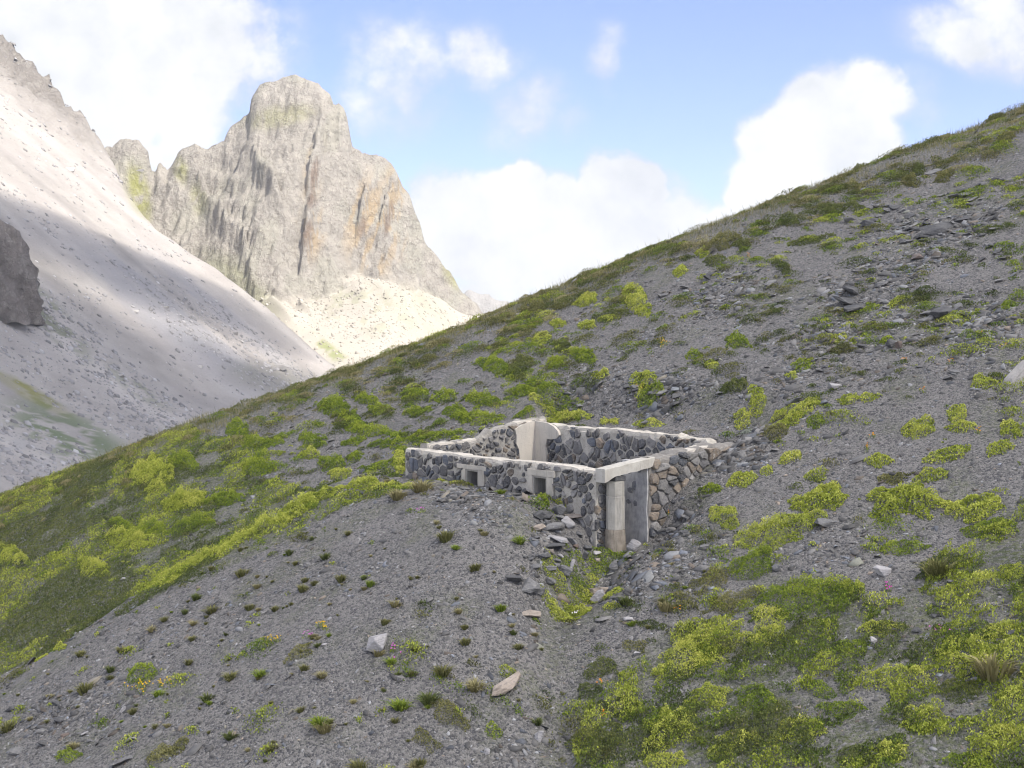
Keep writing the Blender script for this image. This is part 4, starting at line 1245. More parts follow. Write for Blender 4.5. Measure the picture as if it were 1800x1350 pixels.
    (1202, 1112, 18, 14, 0, 'dark', 'round dark green bush beside the lime strip'), (1055, 1176, 28, 15, 0, 'dark', 'greyish green bush on the bare path below the gully'), (1035, 1213, 22, 11, 20, 'dark', 'low dark green plant with an orange flower beside the bare path'), (1050, 1300, 44, 22, 0, 'dark', None), (865, 1285, 14, 10, 0, 'green', 'single rounded green bush beside a pale stone at the mound foot'), (785, 1256, 36, 15, 5, 'olive', 'loose olive plant at the lower foot of the mound'), (890, 1185, 18, 8, -10, 'lime', 'lime sprig above the tan boulder'), (750, 1300, 22, 11, 0, 'olive', None), (120, 1330, 22, 12, 0, 'green', None), (1140, 1100, 26, 9, 0, 'dark', None), (1250, 1020, 40, 14, -20, 'olive', None), (1290, 1060, 50, 16, -20, 'olive', None), (1120, 1140, 20, 8, 0, 'olive', None),
    (250, 1187, 26, 15, 0, 'green', 'leafy green clump above a cluster of yellow flowers'), (280, 1332, 26, 14, -25, 'olive', None), (310, 1318, 22, 12, -40, 'olive', None), (525, 1152, 24, 9, -25, 'olive', None),
]
GL = {'lime': ('lime green cushion plant growing on the grey slate slope', 'lime cushion plants on the slope'),
      'green': ('mid green leafy mat growing on the grey slate slope', 'green leafy mats on the slope'),
      'dark': ('small dark green bush growing on the grey slate slope', 'dark green bushes on the slope'),
      'olive': ('dull olive plant growing on the grey slate slope', 'olive plants on the slope')}
NAMES = {'lime': 'cushion_plant', 'green': 'leafy_plant', 'dark': 'low_bush', 'olive': 'low_plant', 'grey': 'rosette_plant'}
for (a, b, c, d, e, pal, lab) in CUSH:
    o = cushion(NAMES[pal], a, b, c, d, e, pal, rag=.5 if pal in ('lime', 'green') else .6, dens=3800 if b > 850 else 2600, leaf=.034 if b > 900 else .044)
    if o is None: continue
    if lab: tag(o, lab, 'plant')
    else: tag(o, GL[pal][0], 'plant', GL[pal][1])

# ---- grass tussocks on the bare mound ------------------------------------------------------------
TUF = []
for k in range(7):
    o = tuft_mesh('grass_tussock', 130, .12 + .02 * (k % 3), .17, ('olive', 'dark', 'olive', 'straw', 'straw', 'olive', 'green')[k], 300 + k, .0075)
    TUF.append(o)
TSP = [(590, 922), (557, 942), (572, 970), (635, 977), (537, 1017), (590, 1025), (495, 982), (510, 992), (445, 975), (370, 1010), (427, 1015), (452, 1025), (480, 1020), (525, 1045), (655, 1047), (645, 1055), (710, 1047), (760, 1055), (800, 1057), (802, 1075), (495, 1070), (445, 1075), (465, 1100), (347, 1092), (380, 1095), (507, 1085), (345, 1115), (340, 1127), (375, 1140), (667, 1105), (580, 1120), (547, 1127), (530, 1145), (542, 1152), (390, 1155), (517, 1185), (410, 1182), (330, 1170), (460, 1190), (567, 1198), (705, 1198), (707, 1217), (377, 1207), (647, 1200), (550, 1240), (355, 1250), (687, 1242), (630, 1222), (470, 1240), (375, 1230), (157, 1225), (100, 1230), (127, 1247), (380, 1287), (560, 1270), (560, 1287), (610, 1277), (415, 1295), (705, 1302), (132, 1317), (485, 1325), (742, 1350), (805, 977), (765, 920), (700, 880), (640, 1010), (600, 1085), (670, 1150), (760, 1130), (820, 1100), (880, 1075), (850, 1160), (780, 1180), (900, 1120), (730, 1010), (870, 1010), (680, 960), (840, 940), (910, 960), (60, 1260), (200, 1290), (240, 1240), (300, 1225), (430, 1330), (620, 1340), (690, 1280), (750, 1250), (830, 1210), (910, 1240), (950, 1270), (960, 1140), (935, 1120), (890, 1140), (810, 1020), (1120, 1060), (1150, 1040), (1165, 1075), (1200, 1050), (1240, 1000), (1180, 990), (1145, 1110), (330, 1060), (290, 1085), (250, 1115), (215, 1150), (180, 1180), (150, 1150), (90, 1195), (50, 1215), (20, 1290), (255, 1265), (310, 1275)]
special = {(742, 862): ('tall pale grass tuft on the rim of the mound before the front wall', 4, 2.6), (700, 876): ('wide pale grass tuft beside the taller one on the mound rim', 4, 2.2), (1650, 1010): ('shaggy brown green tussock among green mats high on the slope', 2, 2.8), (1745, 1190): ('sheaf of dry straw stalks leaning beside the yellow lime bush', 4, 3.4), (880, 868): ('dark green tuft growing at the wall foot between the windows', 6, 1.2), (1165, 905): ('weedy tuft at the base of the door jamb', 1, 1.3), (1110, 952): ('spindly grey tuft between the pillar and the jamb', 0, 1.1)}
rj = random.Random(3)
TSP = [(a + rj.gauss(0, 9), b + rj.gauss(0, 7)) for a, b in TSP]
TSP += [(a + rj.gauss(0, 16), b + rj.gauss(0, 9)) for a, b in rj.sample(TSP, 70)]
tx, ty, tz = hit([p[0] for p in TSP], [p[1] for p in TSP])
first = set()


def place_tuft(k, x, y, z, sc, label, group):
    src = TUF[k]
    if k in first:
        o = src.copy(); COL.objects.link(o)
    else:
        o = src; first.add(k)
    o.location = (x, y, z); o.scale = (sc * random.uniform(.9, 1.3), sc * random.uniform(.9, 1.3), sc); o.rotation_euler = (random.uniform(-.2, .2), random.uniform(-.2, .2), random.uniform(0, 6.28))
    o['label'] = label; o['category'] = 'grass tuft'
    if group: o['group'] = group
    elif 'group' in o: del o['group']


random.seed(4)
for i, (p, x, y, z) in enumerate(zip(TSP, tx, ty, tz)):
    place_tuft([0, 1, 2, 3, 0, 5, 6, 3][i % 8], x, y, z, random.choice((.4, .5, .7, .9, 1.2, 1.7)) * random.uniform(.85, 1.2), 'small olive grass tussock scattered on the bare grey scree below the ruin', 'grass tussocks on the bare scree')
for p, (lab, k, sc) in special.items():
    x, y, z = hit1(*p); place_tuft(k, x, y, z, sc, lab, None)
for k in range(7):
    if k not in first: bpy.data.objects.remove(TUF[k])

# ---- flowers ---------------------------------------------------------------------------------------
def flowers(name, px, py, rx, ry, n, col, label, stem_pal='green', hgt=.14, size=.05):
    c, A, B = world_axes(px, py, rx, ry)
    z0 = float(ground(np.array([c[0]]), np.array([c[1]]))[0])
    root = empty(name, (c[0], c[1], z0), label, 'flowers')
    a = rng.normal(0, .5, (n, 2)); wx = a[:, 0] * A[0] + a[:, 1] * B[0]; wy = a[:, 0] * A[1] + a[:, 1] * B[1]
    zz = ground(wx + c[0], wy + c[1]) - z0
    Vs = []; Fs = []
    hh = hgt * rng.uniform(.6, 1.2, n)
    for i in range(n):
        p = np.array([wx[i], wy[i], zz[i] + hh[i]]); b = len(Vs)
        nrm = Vector((rng.normal(0, .4), -.5 + rng.normal(0, .3), 1)).normalized(); q = nrm.to_track_quat('Z', 'Y')
        k = 8
        for j in range(k):
            r_ = size * (.55 if j % 2 else 1.0) * .5
            v = q @ Vector((r_ * math.cos(j * 6.283 / k), r_ * math.sin(j * 6.283 / k), .012)); Vs.append(p + np.array(v))
        Vs.append(p)
        Fs += [(b + j, b + (j + 1) % k, b + k, b + k) for j in range(k)]
    F3 = np.array([f[:3] for f in Fs]); cc = np.repeat(np.array(col)[None] * rng.uniform(.75, 1.1, (n, 1)), 9, 0)
    mesh_np('blossom', np.array(Vs), F3, M_PETAL, np.clip(cc, 0, .9), parent=root)
    m = n * 7
    ii = rng.integers(0, n, m); C = np.stack([wx[ii] + rng.normal(0, .03, m), wy[ii] + rng.normal(0, .03, m), zz[ii] + hh[ii] * rng.uniform(0, .9, m)], 1)
    D = np.stack([rng.normal(0, .3, m), rng.normal(0, .3, m), np.ones(m)], 1); D /= np.linalg.norm(D, axis=1, keepdims=True)
    V, F, K = leaf_quads(C, D, rng.uniform(.04, .09, m), rng.uniform(.008, .02, m), pick_col(stem_pal, rng.random(m)))
    mesh_np('foliage', V, F, M_LEAF, K, parent=root)


YEL = (.62, .40, .015); ORA = (.62, .26, .02); PIN = (.50, .12, .42); MAG = (.55, .05, .38)
FL = [(247, 1211, 20, 9, 26, YEL, 'brightest yellow flower cluster, at the base of the leafy green clump'), (285, 1206, 16, 7, 16, YEL, 'smaller yellow flowers on a flat pale slate beside the brightest cluster'),
      (481, 1128, 16, 7, 18, YEL, 'yellow flower cluster in the middle of the bare mound'), (567, 1103, 13, 8, 16, YEL, 'yellow flowers beneath a green tuft on the bare mound, above the other cluster'),
      (1168, 606, 16, 8, 22, YEL, 'yellow flowers high on the grey slope above the ruin'), (1127, 684, 8, 3, 8, ORA, 'few orange flowers between two cushions above the ruin'),
      (692, 1150, 12, 10, 12, PIN, 'pink flowers beside the pale pointed boulder'), (1560, 1036, 10, 6, 9, MAG, 'vivid magenta flower at the end of the long green mat'), (740, 903, 7, 4, 7, PIN, 'small pink flowers on the mound before the front wall'), (540, 1122, 10, 4, 7, PIN, 'purplish flowers next to a tuft on the bare mound'),
      (800, 849, 24, 3, 16, PIN, 'mauve flowers along the mound rim beneath the first window'), (1175, 905, 7, 5, 6, ORA, 'orange flowers at the base of the door jamb'), (1056, 1204, 9, 4, 7, ORA, 'orange flower above the low dark plant by the path'), (1724, 590, 7, 3, 6, ORA, 'orange flowers upslope of the bleached rock'), (1763, 614, 7, 3, 6, ORA, 'orange flowers touching the top of the bleached rock'), (1590, 637, 6, 3, 6, ORA, 'orange flowers below the dark upright stone'),
      (1622, 690, 6, 3, 5, ORA, None), (1670, 640, 7, 3, 5, ORA, None), (1535, 770, 8, 3, 6, ORA, None), (1525, 795, 7, 3, 6, ORA, None), (1720, 762, 6, 3, 5, ORA, None), (1650, 1118, 22, 6, 8, PIN, 'faint pink flowers between lime mats low on the slope'), (1190, 1078, 8, 3, 5, ORA, None), (1010, 1084, 5, 4, 5, (.75, .72, .7), 'white flower head on the gully cushions'), (1315, 452, 6, 4, 6, ORA, None), (1060, 1262, 4, 8, 5, ORA, None), (1062, 935, 4, 4, 4, YEL, 'single yellow flower in the shade behind the pillar'), (210, 790, 40, 10, 22, YEL, 'tiny yellow flowers dotted along the crest of the grassy spur')]
for f in FL:
    lab = f[6] or 'few orange flowers dotted on the grey slate slope'
    flowers('flower_clump', f[0], f[1], f[2], f[3], f[4], f[5], lab, size=.055)
    if not f[6]: [o for o in COL.objects if o.name.startswith('flower_clump')][-1]
for o in COL.objects:
    if o.name.startswith('flower_clump') and o['label'].startswith('few orange flowers dotted'): o['group'] = 'orange flowers on the slope'

# ---- uncountable ground cover ------------------------------------------------------------------------
def cover(name, n, wfun, leaf, hgt, palf, seed, narrow=.5, box=(-34, 36, 19, 64)):
    P = scatter_pts(n, 260, box)
    x, y = P[:, 0], P[:, 1]
    w_, pf = wfun(x, y)
    keep = rng.random(n) < w_
    x, y, pf = x[keep], y[keep], pf[keep]; m = len(x)
    cl = fbm(x * 1.7, y * 1.7, seed, 3); cl2 = fbm(x * 5, y * 5, seed + 1, 2)
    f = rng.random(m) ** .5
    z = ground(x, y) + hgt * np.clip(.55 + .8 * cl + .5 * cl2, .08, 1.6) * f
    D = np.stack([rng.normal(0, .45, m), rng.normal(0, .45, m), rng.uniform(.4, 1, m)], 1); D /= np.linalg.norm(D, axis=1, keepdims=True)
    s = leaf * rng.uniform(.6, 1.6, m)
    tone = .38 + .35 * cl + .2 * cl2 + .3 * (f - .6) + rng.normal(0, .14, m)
    col = np.zeros((m, 3))
    for i, pal in enumerate(palf):
        sel = pf == i
        if sel.any(): col[sel] = pick_col(pal, tone[sel])
    V, F, K = leaf_quads(np.stack([x, y, z], 1), D, s, s * narrow * rng.uniform(.6, 1.3, m), col)
    tag(mesh_np(name, V, F, M_LEAF, K), kind='stuff')


def zones(x, y):
    z = ground(x, y, False); px, py = project(x, y, z)
    wob = 60 * fbm(x * .35, y * .35, 77, 3); wob2 = 45 * fbm(x * .3, y * .3, 99, 3)
    return px, in_poly(px + wob, py + wob2 * .6, Z_LEFT), in_poly(px + wob, py + wob2, Z_LOW)


def w_left(x, y):
    px, a, b = zones(x, y)
    gn = fbm(x * .8, y * .8, 55, 4); g2 = fbm(x * 1.9, y * 1.9, 57, 3); pn = fbm(x * .45, y * .45, 58, 3)
    W = np.where(a, sstep(-.30, .22, gn + .45 * sstep(460, 60, px) + .3 * g2) * .97, 0)
    r = rng.random(len(x))
    pf = np.where(pn + .3 * g2 + .12 * rng.normal(0, 1, len(x)) > .10, 0, 1)
    pf = np.where((pn - .5 * g2 > .06), 3, pf)
    pf = np.where(r < .10 + .22 * sstep(300, 0, px), 2, pf)
    return W, pf


def w_low(x, y):
    px, a, b = zones(x, y)
    gn = fbm(x * .9, y * .9, 255, 4); g2 = fbm(x * 2.3, y * 2.3, 257, 3); pn = fbm(x * .8, y * .8, 258, 3)
    W = np.where(b, sstep(-.11, .10, gn + .7 * g2) * .97, 0)
    pf = np.where(pn + .2 * g2 + .15 * rng.normal(0, 1, len(x)) > -.06, 0, 1)
    pf = np.where((pn + .3 * g2 > .12), 3, pf); pf = np.where(rng.random(len(x)) < .06, 2, pf)
    return W, pf


cover('grass', 620000, w_left, .050, .20, ('green', 'dark', 'olive', 'lime'), 140, .5, (-31, -2, 36, 64))
cover('ground_cover', 520000, w_low, .042, .26, ('green', 'dark', 'olive', 'lime'), 240, .55, (0, 20, 19, 38))


# thousands of small herbs and turf shelves between the larger plants
P = scatter_pts(60000)
x, y = P[:, 0], P[:, 1]
z = ground(x, y, False); px, py = project(x, y, z)
g2 = fbm(x * .9, y * .9, 157, 3)
W = .16 + .34 * sstep(5.5, 1.0, np.abs(y - ridge_y(x) - 1.0)) + .75 * ell(px, py, 950, 600, 330, 120, -22, .4) + .55 * ell(px, py, 700, 720, 260, 110, -20, .4) + .75 * ell(px, py, 1600, 400, 320, 190, -20, .4) + .50 * ell(px, py, 1550, 640, 300, 130, 0, .4) + .35 * ell(px, py, 1250, 1050, 160, 130, 0, .4) + .3 * ell(px, py, 950, 1280, 200, 90, 0, .4) - .10 * ell(px, py, 750, 1000, 200, 120, 20, .4)
W = np.clip(W, .05, 1) * sstep(-.30, .30, g2)
keep = rng.random(len(x)) < W * .25
x, y = x[keep], y[keep]; m = len(x)
rad = np.clip(.10 * np.exp(rng.normal(0, .5, m)), .04, .34) * (1 + .5 * sstep(50, 60, y))
el = rng.uniform(1.0, 2.6, m)
nl = np.clip((rad ** 2 * el * 2600).astype(int), 10, 420)
ii = np.repeat(np.arange(m), nl); M_ = len(ii)
a2 = rng.normal(0, .5, (M_, 2)); rr_ = np.sqrt((a2 ** 2).sum(1))
# long axis follows the contour of the slope
cxd, cyd = -.69, .72
ux = a2[:, 0] * rad[ii] * el[ii]; uy = a2[:, 1] * rad[ii]
wx = x[ii] + ux * cxd * -1 + uy * .72; wy = y[ii] + ux * cyd * -1 + uy * .69
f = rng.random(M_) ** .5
hh = rad[ii] * .75 * np.exp(-rr_ ** 2) * f
s_, t_ = st_of(wx, wy); okb = ~((s_ > -.1) & (s_ < LS + .1) & (t_ > -.05) & (t_ < LT))
kk = vnoise(x * .35, y * .35, 161) + rng.normal(0, .45, m) + .35 * sstep(56, 61, y) * -1
pf = np.where(kk > .40, 3, np.where(kk > -.02, 0, np.where(kk > -.45, 2, 1)))[ii]
cr = (np.abs(y - ridge_y(x) - 1.5) < 4.5) & (rng.random(m) < .75)
pf = np.where(cr[ii], rng.choice([0, 1, 2, 2, 4, 4], m)[ii], pf)
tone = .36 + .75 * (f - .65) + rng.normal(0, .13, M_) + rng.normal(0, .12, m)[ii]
col = np.zeros((M_, 3))
for i, pal in enumerate(('green', 'dark', 'olive', 'lime', 'straw')):
    col[pf == i] = pick_col(pal, tone[pf == i])
D = np.stack([rng.normal(0, .5, M_), rng.normal(0, .5, M_), rng.uniform(.4, 1, M_)], 1); D /= np.linalg.norm(D, axis=1, keepdims=True)
sz = .05 * rng.uniform(.6, 1.6, M_)
C = np.stack([wx, wy, ground(wx, wy) + hh + .01], 1)
V, F, K = leaf_quads(C[okb], D[okb], sz[okb], (sz * rng.uniform(.3, .6, M_))[okb], col[okb])
tag(mesh_np('sparse_herbs', V, F, M_LEAF, K), kind='stuff')

# dry grass fringe along the crest
n = 60000
x = rng.uniform(-31, 32, n); y = ridge_y(x) + rng.normal(2.2, 1.5, n)
gn = fbm(x * .7, y * .7, 166, 3); keep = rng.random(n) < sstep(-.3, .25, gn) * .9 + .08
x, y = x[keep], y[keep]; m = len(x)
hh = .20 * rng.uniform(.5, 1.5, m); hh[rng.random(m) < .05] *= 2.0
D = np.stack([rng.normal(-.12, .28, m), rng.normal(0, .28, m), np.ones(m)], 1); D /= np.linalg.norm(D, axis=1, keepdims=True)
C = np.stack([x, y, ground(x, y)], 1) + D * (hh * .45)[:, None]
pal = rng.random(m)
col = np.where((pal < .6)[:, None], pick_col('straw', rng.random(m) * .8), np.where((pal < .9)[:, None], pick_col('olive', rng.random(m)), pick_col('dark', rng.random(m))))
V, F, K = leaf_quads(C, D, hh, np.full(m, .011), col)
tag(mesh_np('crest_grass', V, F, M_LEAF, K), kind='stuff')

# ================================================================== ROCKS
def rock(name, px, py, w_px, h_px, mat, label, cat='rock', flat=.5, yaw=None, tilt=(0, 0), sink=.3, group=None, seed=None, depth=.8, pts=16):
    """a broken block: convex, bevelled, sized from its survey; sits in the ground"""
    x, y, z = hit1(px, py)
    m_ = y / FPX
    sx, sz = w_px * m_ / 2, h_px * m_ / 2
    r2 = random.Random(seed if seed is not None else int(px * 31 + py))
    bm = bmesh.new()
    for i in range(pts):
        while True:
            p = Vector((r2.uniform(-1, 1), r2.uniform(-1, 1), r2.uniform(-1, 1)))
            if .7 < max(abs(p.x), abs(p.y), abs(p.z)) and p.length < 1.35: break
        bm.verts.new((p.x * sx, p.y * sx * depth, p.z * sz))
    res = bmesh.ops.convex_hull(bm, input=bm.verts)
    junk = [e for e in res['geom_interior'] if isinstance(e, bmesh.types.BMVert)]
    if junk: bmesh.ops.delete(bm, geom=junk, context='VERTS')
    bmesh.ops.dissolve_limit(bm, angle_limit=.2, verts=bm.verts, edges=bm.edges)
    bmesh.ops.bevel(bm, geom=bm.edges[:], offset=min(sx, sz) * .07, segments=1, affect='EDGES')
    bmesh.ops.triangulate(bm, faces=bm.faces[:])
    bmesh.ops.subdivide_edges(bm, edges=bm.edges[:], cuts=1, use_grid_fill=True)
    for v in bm.verts:
        k = Vector(v.co) * (3.0 / max(sx, .05))
        v.co *= 1 + .04 * float(vnoise(np.array(k.x + k.z * 1.7), np.array(k.y - k.z), 7))
    me = bpy.data.meshes.new(name); bm.to_mesh(me); bm.free(); me.materials.append(mat)
    o = link(bpy.data.objects.new(name, me))
    o.location = (x, y, z + sz * (1 - 2 * sink))
    o.rotation_euler = (tilt[0], tilt[1], r2.uniform(-.6, .6) if yaw is None else yaw)
    return tag(o, label, cat, group)


rock('boulder', 665, 1146, 44, 34, M_PALE, 'pale pointed boulder alone on the bare grey mound', sink=.15, tilt=(.1, -.25))
rock('boulder', 890, 1212, 72, 26, M_TAN, 'tan oblong boulder half buried beside the bare path', sink=.3, tilt=(0, -.55), yaw=.0)
rock('boulder', 1114, 968, 28, 28, M_PALE, 'pale grey block at the foot of the concrete pillar', sink=.15, tilt=(.2, .5))
M_BLEACH = mat_rock('bleached_rock', (.46, .43, .39), (.38, .355, .33), (.25, .235, .21))
rock('boulder', 1806, 668, 110, 46, M_BLEACH, 'big bleached rock with a ragged edge high on the slope', sink=.3, tilt=(.5, -.75), yaw=.1, seed=12, pts=26, depth=.5)
rock('boulder', 1052, 1054, 34, 24, M_PALE, 'pale stone between the rounded lime bushes at the gully foot', sink=.2, tilt=(0, -.3))
rock('boulder', 935, 1082, 42, 16, M_TAN, 'pale flat stone below the rubble beside the lime gully cushions', sink=.3)
rock('boulder', 1060, 1038, 48, 20, M_TAN, 'brownish slab resting across the gully above the pale stone', sink=.3, tilt=(0, -.25))
rock('boulder', 1078, 1008, 18, 30, M_SLATE, 'upright purplish slate at the uphill bank of the gully', sink=.2)
rock('boulder', 1050, 988, 14, 8, M_TAN, 'small brown stone in the grass by the pillar', sink=.2)
rock('boulder', 1050, 976, 18, 7, M_PALE, 'flat light stone on the grass before the pillar', sink=.1)
RUB = [  # dry-stone rubble that props the edge of the mound
    (983, 898, 24, 22, M_SLATE, 'tilted slate block on top of the rubble beneath the second window', (.2, .6)), (955, 904, 42, 16, M_DARK, 'dark flat slab under the tilted slate block', (0, 0)), (1008, 908, 40, 8, M_TAN, 'thin pale ledge stone under the front wall end', (0, 0)),
    (947, 930, 28, 16, M_TAN, 'brownish wedge stone at the outer edge of the rubble', (0, -.3)), (975, 928, 42, 18, M_SLATE, 'broad grey slab in the middle of the rubble', (0, .1)), (1000, 922, 30, 22, M_PALE, 'light grey block beside the broad slab in the rubble', (.1, .3)), (1030, 918, 16, 16, M_SLATE, 'rounded stone close to the broken wall end', (0, 0)), (1043, 925, 14, 34, M_DARK, 'dark upright stone in the shade of the pillar', (0, .15)), (1043, 898, 18, 22, M_DARK, 'dark stone wedged on top of the upright one', (0, .1)),
    (978, 948, 46, 10, M_PALE, 'pale flagstone jutting out over a dark hollow', (.1, .1)), (975, 960, 38, 12, M_DARK, 'dark block under the jutting flagstone', (0, 0)), (1005, 952, 24, 10, M_SLATE, 'small slab at the inner end of the jutting flagstone', (0, .5)), (968, 970, 16, 10, M_TAN, 'reddish tan stone below the dark hollow', (0, 0)), (956, 980, 26, 14, M_SLATE, 'leaning slate left of the stacked slivers', (0, -.3)), (980, 985, 16, 8, M_SLATE, None, (0, .4)), (978, 992, 18, 6, M_SLATE, None, (0, .3)), (985, 976, 14, 7, M_PALE, None, (0, .2)),
    (993, 1004, 26, 20, M_SLATE, 'angular grey block at the lower edge of the rubble', (.2, .3)), (968, 1002, 22, 12, M_SLATE, 'grey block beside the angular one low in the rubble', (0, 0)), (1005, 996, 8, 26, M_PALE, 'thin upright splinter beside the angular block', (0, .35)), (930, 1032, 46, 22, M_SLATE, 'big weathered slate at the foot of the rubble', (.2, -.25)), (968, 1022, 22, 16, M_SLATE, None, (0, .5)), (950, 1040, 22, 14, M_SLATE, None, (0, -.2)), (905, 1020, 36, 16, M_DARK, 'dark flat rock half hidden under the mound edge', (0, 0)), (1030, 980, 12, 16, M_DARK, None, (0, .3)), (1012, 962, 12, 10, M_RUST, None, (0, 0)), (1034, 966, 20, 10, M_DARK, None, (0, .3)), (998, 968, 14, 8, M_DARK, None, (0, 0)), (962, 916, 18, 8, M_SLATE, None, (0, .1)), (990, 912, 22, 8, M_SLATE, None, (0, .2)), (1020, 942, 16, 10, M_SLATE, None, (0, .2)), (940, 950, 20, 6, M_SLATE, None, (0, .2))]
for (a, b, c, d, m_, lab, tl_) in RUB:
    rock('rubble_stone', a, b + d * .3, c, d, m_, lab or 'grey slate stone wedged in the rubble that props up the mound', 'stone', tilt=tl_, sink=.12, group=None if lab else 'stones wedged in the rubble')
# outcrops and larger slates upslope
OUTC = [(1500, 512, 44, 12, M_DARK, 'top slab of the layered dark outcrop high on the slope', (.3, .12)), (1492, 530, 56, 14, M_DARK, 'broad slab in the middle of the layered dark outcrop', (.3, .1)), (1500, 545, 40, 16, M_DARK, 'dark block at the foot of the layered outcrop', (.2, -.1)), (1545, 500, 36, 8, M_SLATE, None, (.2, -.2)), (1470, 545, 26, 9, M_SLATE, None, (.2, -.4)),
        (1650, 402, 74, 14, M_DARK, 'long dark ledge jutting from the steep slope under the crest', (.3, -.25)), (1622, 412, 36, 14, M_DARK, 'dark block at the lower end of the long ledge', (.2, -.2)), (1690, 388, 34, 10, M_DARK, None, (.2, -.3)), (1530, 392, 40, 12, M_DARK, 'dark crumbling rock beside the bare grit under the crest', (.2, .2)), (1560, 370, 20, 8, M_SLATE, None, (.2, .2)), (1655, 548, 50, 18, M_DARK, 'dark hollowed rock overhung by dry grass', (.3, -.3)), (1684, 540, 22, 12, M_SLATE, None, (.2, -.3)),
        (1566, 604, 16, 20, M_DARK, 'near black upright stone standing alone on the slope', (.1, .1)), (1580, 606, 16, 16, M_RUST, 'brown stone leaning beside the near black upright one', (0, .2)), (1612, 452, 30, 9, M_RUST, 'rust coloured slab below the long dark ledge', (.2, -.1)), (1245, 488, 22, 8, M_DARK, 'dark wedge lying alone on pale grit below the crest', (.1, .3)), (1640, 300, 30, 7, M_SLATE, None, (.2, -.3)), (1700, 340, 28, 7, M_SLATE, None, (.2, -.3)), (1740, 430, 26, 7, M_SLATE, None, (.2, -.3)), (1205, 505, 22, 5, M_SLATE, None, (.1, .2)), (1165, 520, 20, 5, M_SLATE, None, (.1, 0)),
        (1065, 704, 20, 9, M_DARK, 'dark blue slate lying on the chute above the ruin', (.1, -.2)), (1395, 705, 34, 10, M_SLATE, None, (.1, -.4)), (1465, 678, 28, 14, M_PALE, None, (.1, .1)), (1450, 920, 40, 14, M_SLATE, 'grey slab sticking out above the largest lime mat', (.1, .1)), (1366, 1000, 18, 16, M_SLATE, None, (0, 0)), (1550, 1005, 34, 18, M_PALE, 'pale slab beneath the long green mat', (.1, .1)), (1345, 912, 12, 10, M_PALE, None, (0, 0)), (1352, 1152, 22, 12, M_PALE, None, (0, .2)), (1535, 1125, 16, 14, M_PALE, 'bluish pale stone beside a small lime mat', (0, .2)), (1712, 1196, 14, 8, M_PALE, None, (0, 0)), (1120, 1150, 14, 8, M_PALE, None, (0, 0)), (1105, 1090, 20, 8, M_PALE, None, (0, 0)), (950, 1296, 20, 24, M_PALE, None, (0, .3)), (855, 1322, 12, 14, M_PALE, None, (0, .3)),
        (1150, 935, 40, 16, M_SLATE, 'moss bottomed block fallen at the base of the uphill jamb', (0, -.45)),
        (217, 1248, 18, 14, M_PALE, 'pale upright flake on the lower mound', (0, -.4)), (150, 1287, 16, 6, M_PALE, None, (0, -.3)), (230, 1300, 22, 6, M_PALE, None, (0, -.4)), (215, 1335, 48, 10, M_SLATE, 'wide flat slate at the bottom of the mound', (0, -.3)), (75, 1140, 14, 6, M_PALE, None, (0, 0)), (540, 992, 16, 9, M_SLATE, None, (0, 0)), (328, 1192, 14, 9, M_DARK, None, (0, 0)), (217, 1020, 12, 6, M_PALE, None, (0, 0)), (115, 1290, 18, 6, M_RUST, None, (0, -.2)), (690, 1064, 10, 6, M_PALE, None, (0, 0)), (570, 1132, 12, 5, M_PALE, None, (0, 0)), (405, 1252, 14, 6, M_SLATE, None, (0, -.2)), (30, 1320, 30, 12, M_SLATE, None, (0, -.2))]
r3 = random.Random(8)
for (cx_, cy_, ex, ey, k_) in ((1500, 530, 60, 26, 10), (1640, 410, 90, 30, 14), (1560, 375, 60, 30, 8), (1700, 340, 90, 40, 10), (1660, 560, 60, 20, 6), (1740, 450, 50, 60, 8), (1150, 690, 150, 40, 14), (1300, 520, 110, 50, 8), (1580, 640, 160, 40, 8), (1420, 640, 80, 40, 5), (1650, 1080, 150, 80, 8), (150, 1260, 150, 70, 6), (930, 1000, 40, 60, 6), (1230, 960, 70, 50, 8)):
    for i in range(int(k_ * 1.6)):
        w_ = r3.uniform(8, 26)
        OUTC.append((cx_ + r3.gauss(0, .5) * ex, cy_ + r3.gauss(0, .5) * ey, w_, w_ * r3.uniform(.22, .42), r3.choice((M_SLATE, M_DARK)), None, (r3.uniform(0, .3), r3.uniform(-.45, .2))))
for (a, b, c, d, m_, lab, tl_) in OUTC:
    rock('slate_rock', a, b + d * .3, c, d, m_, lab or 'loose grey slate slab lying on the stony slope', 'rock', tilt=tl_, sink=.22, group=None if lab else 'loose slate slabs on the slope')

M_FAR = mat_attr('far_stone', .9, .1)


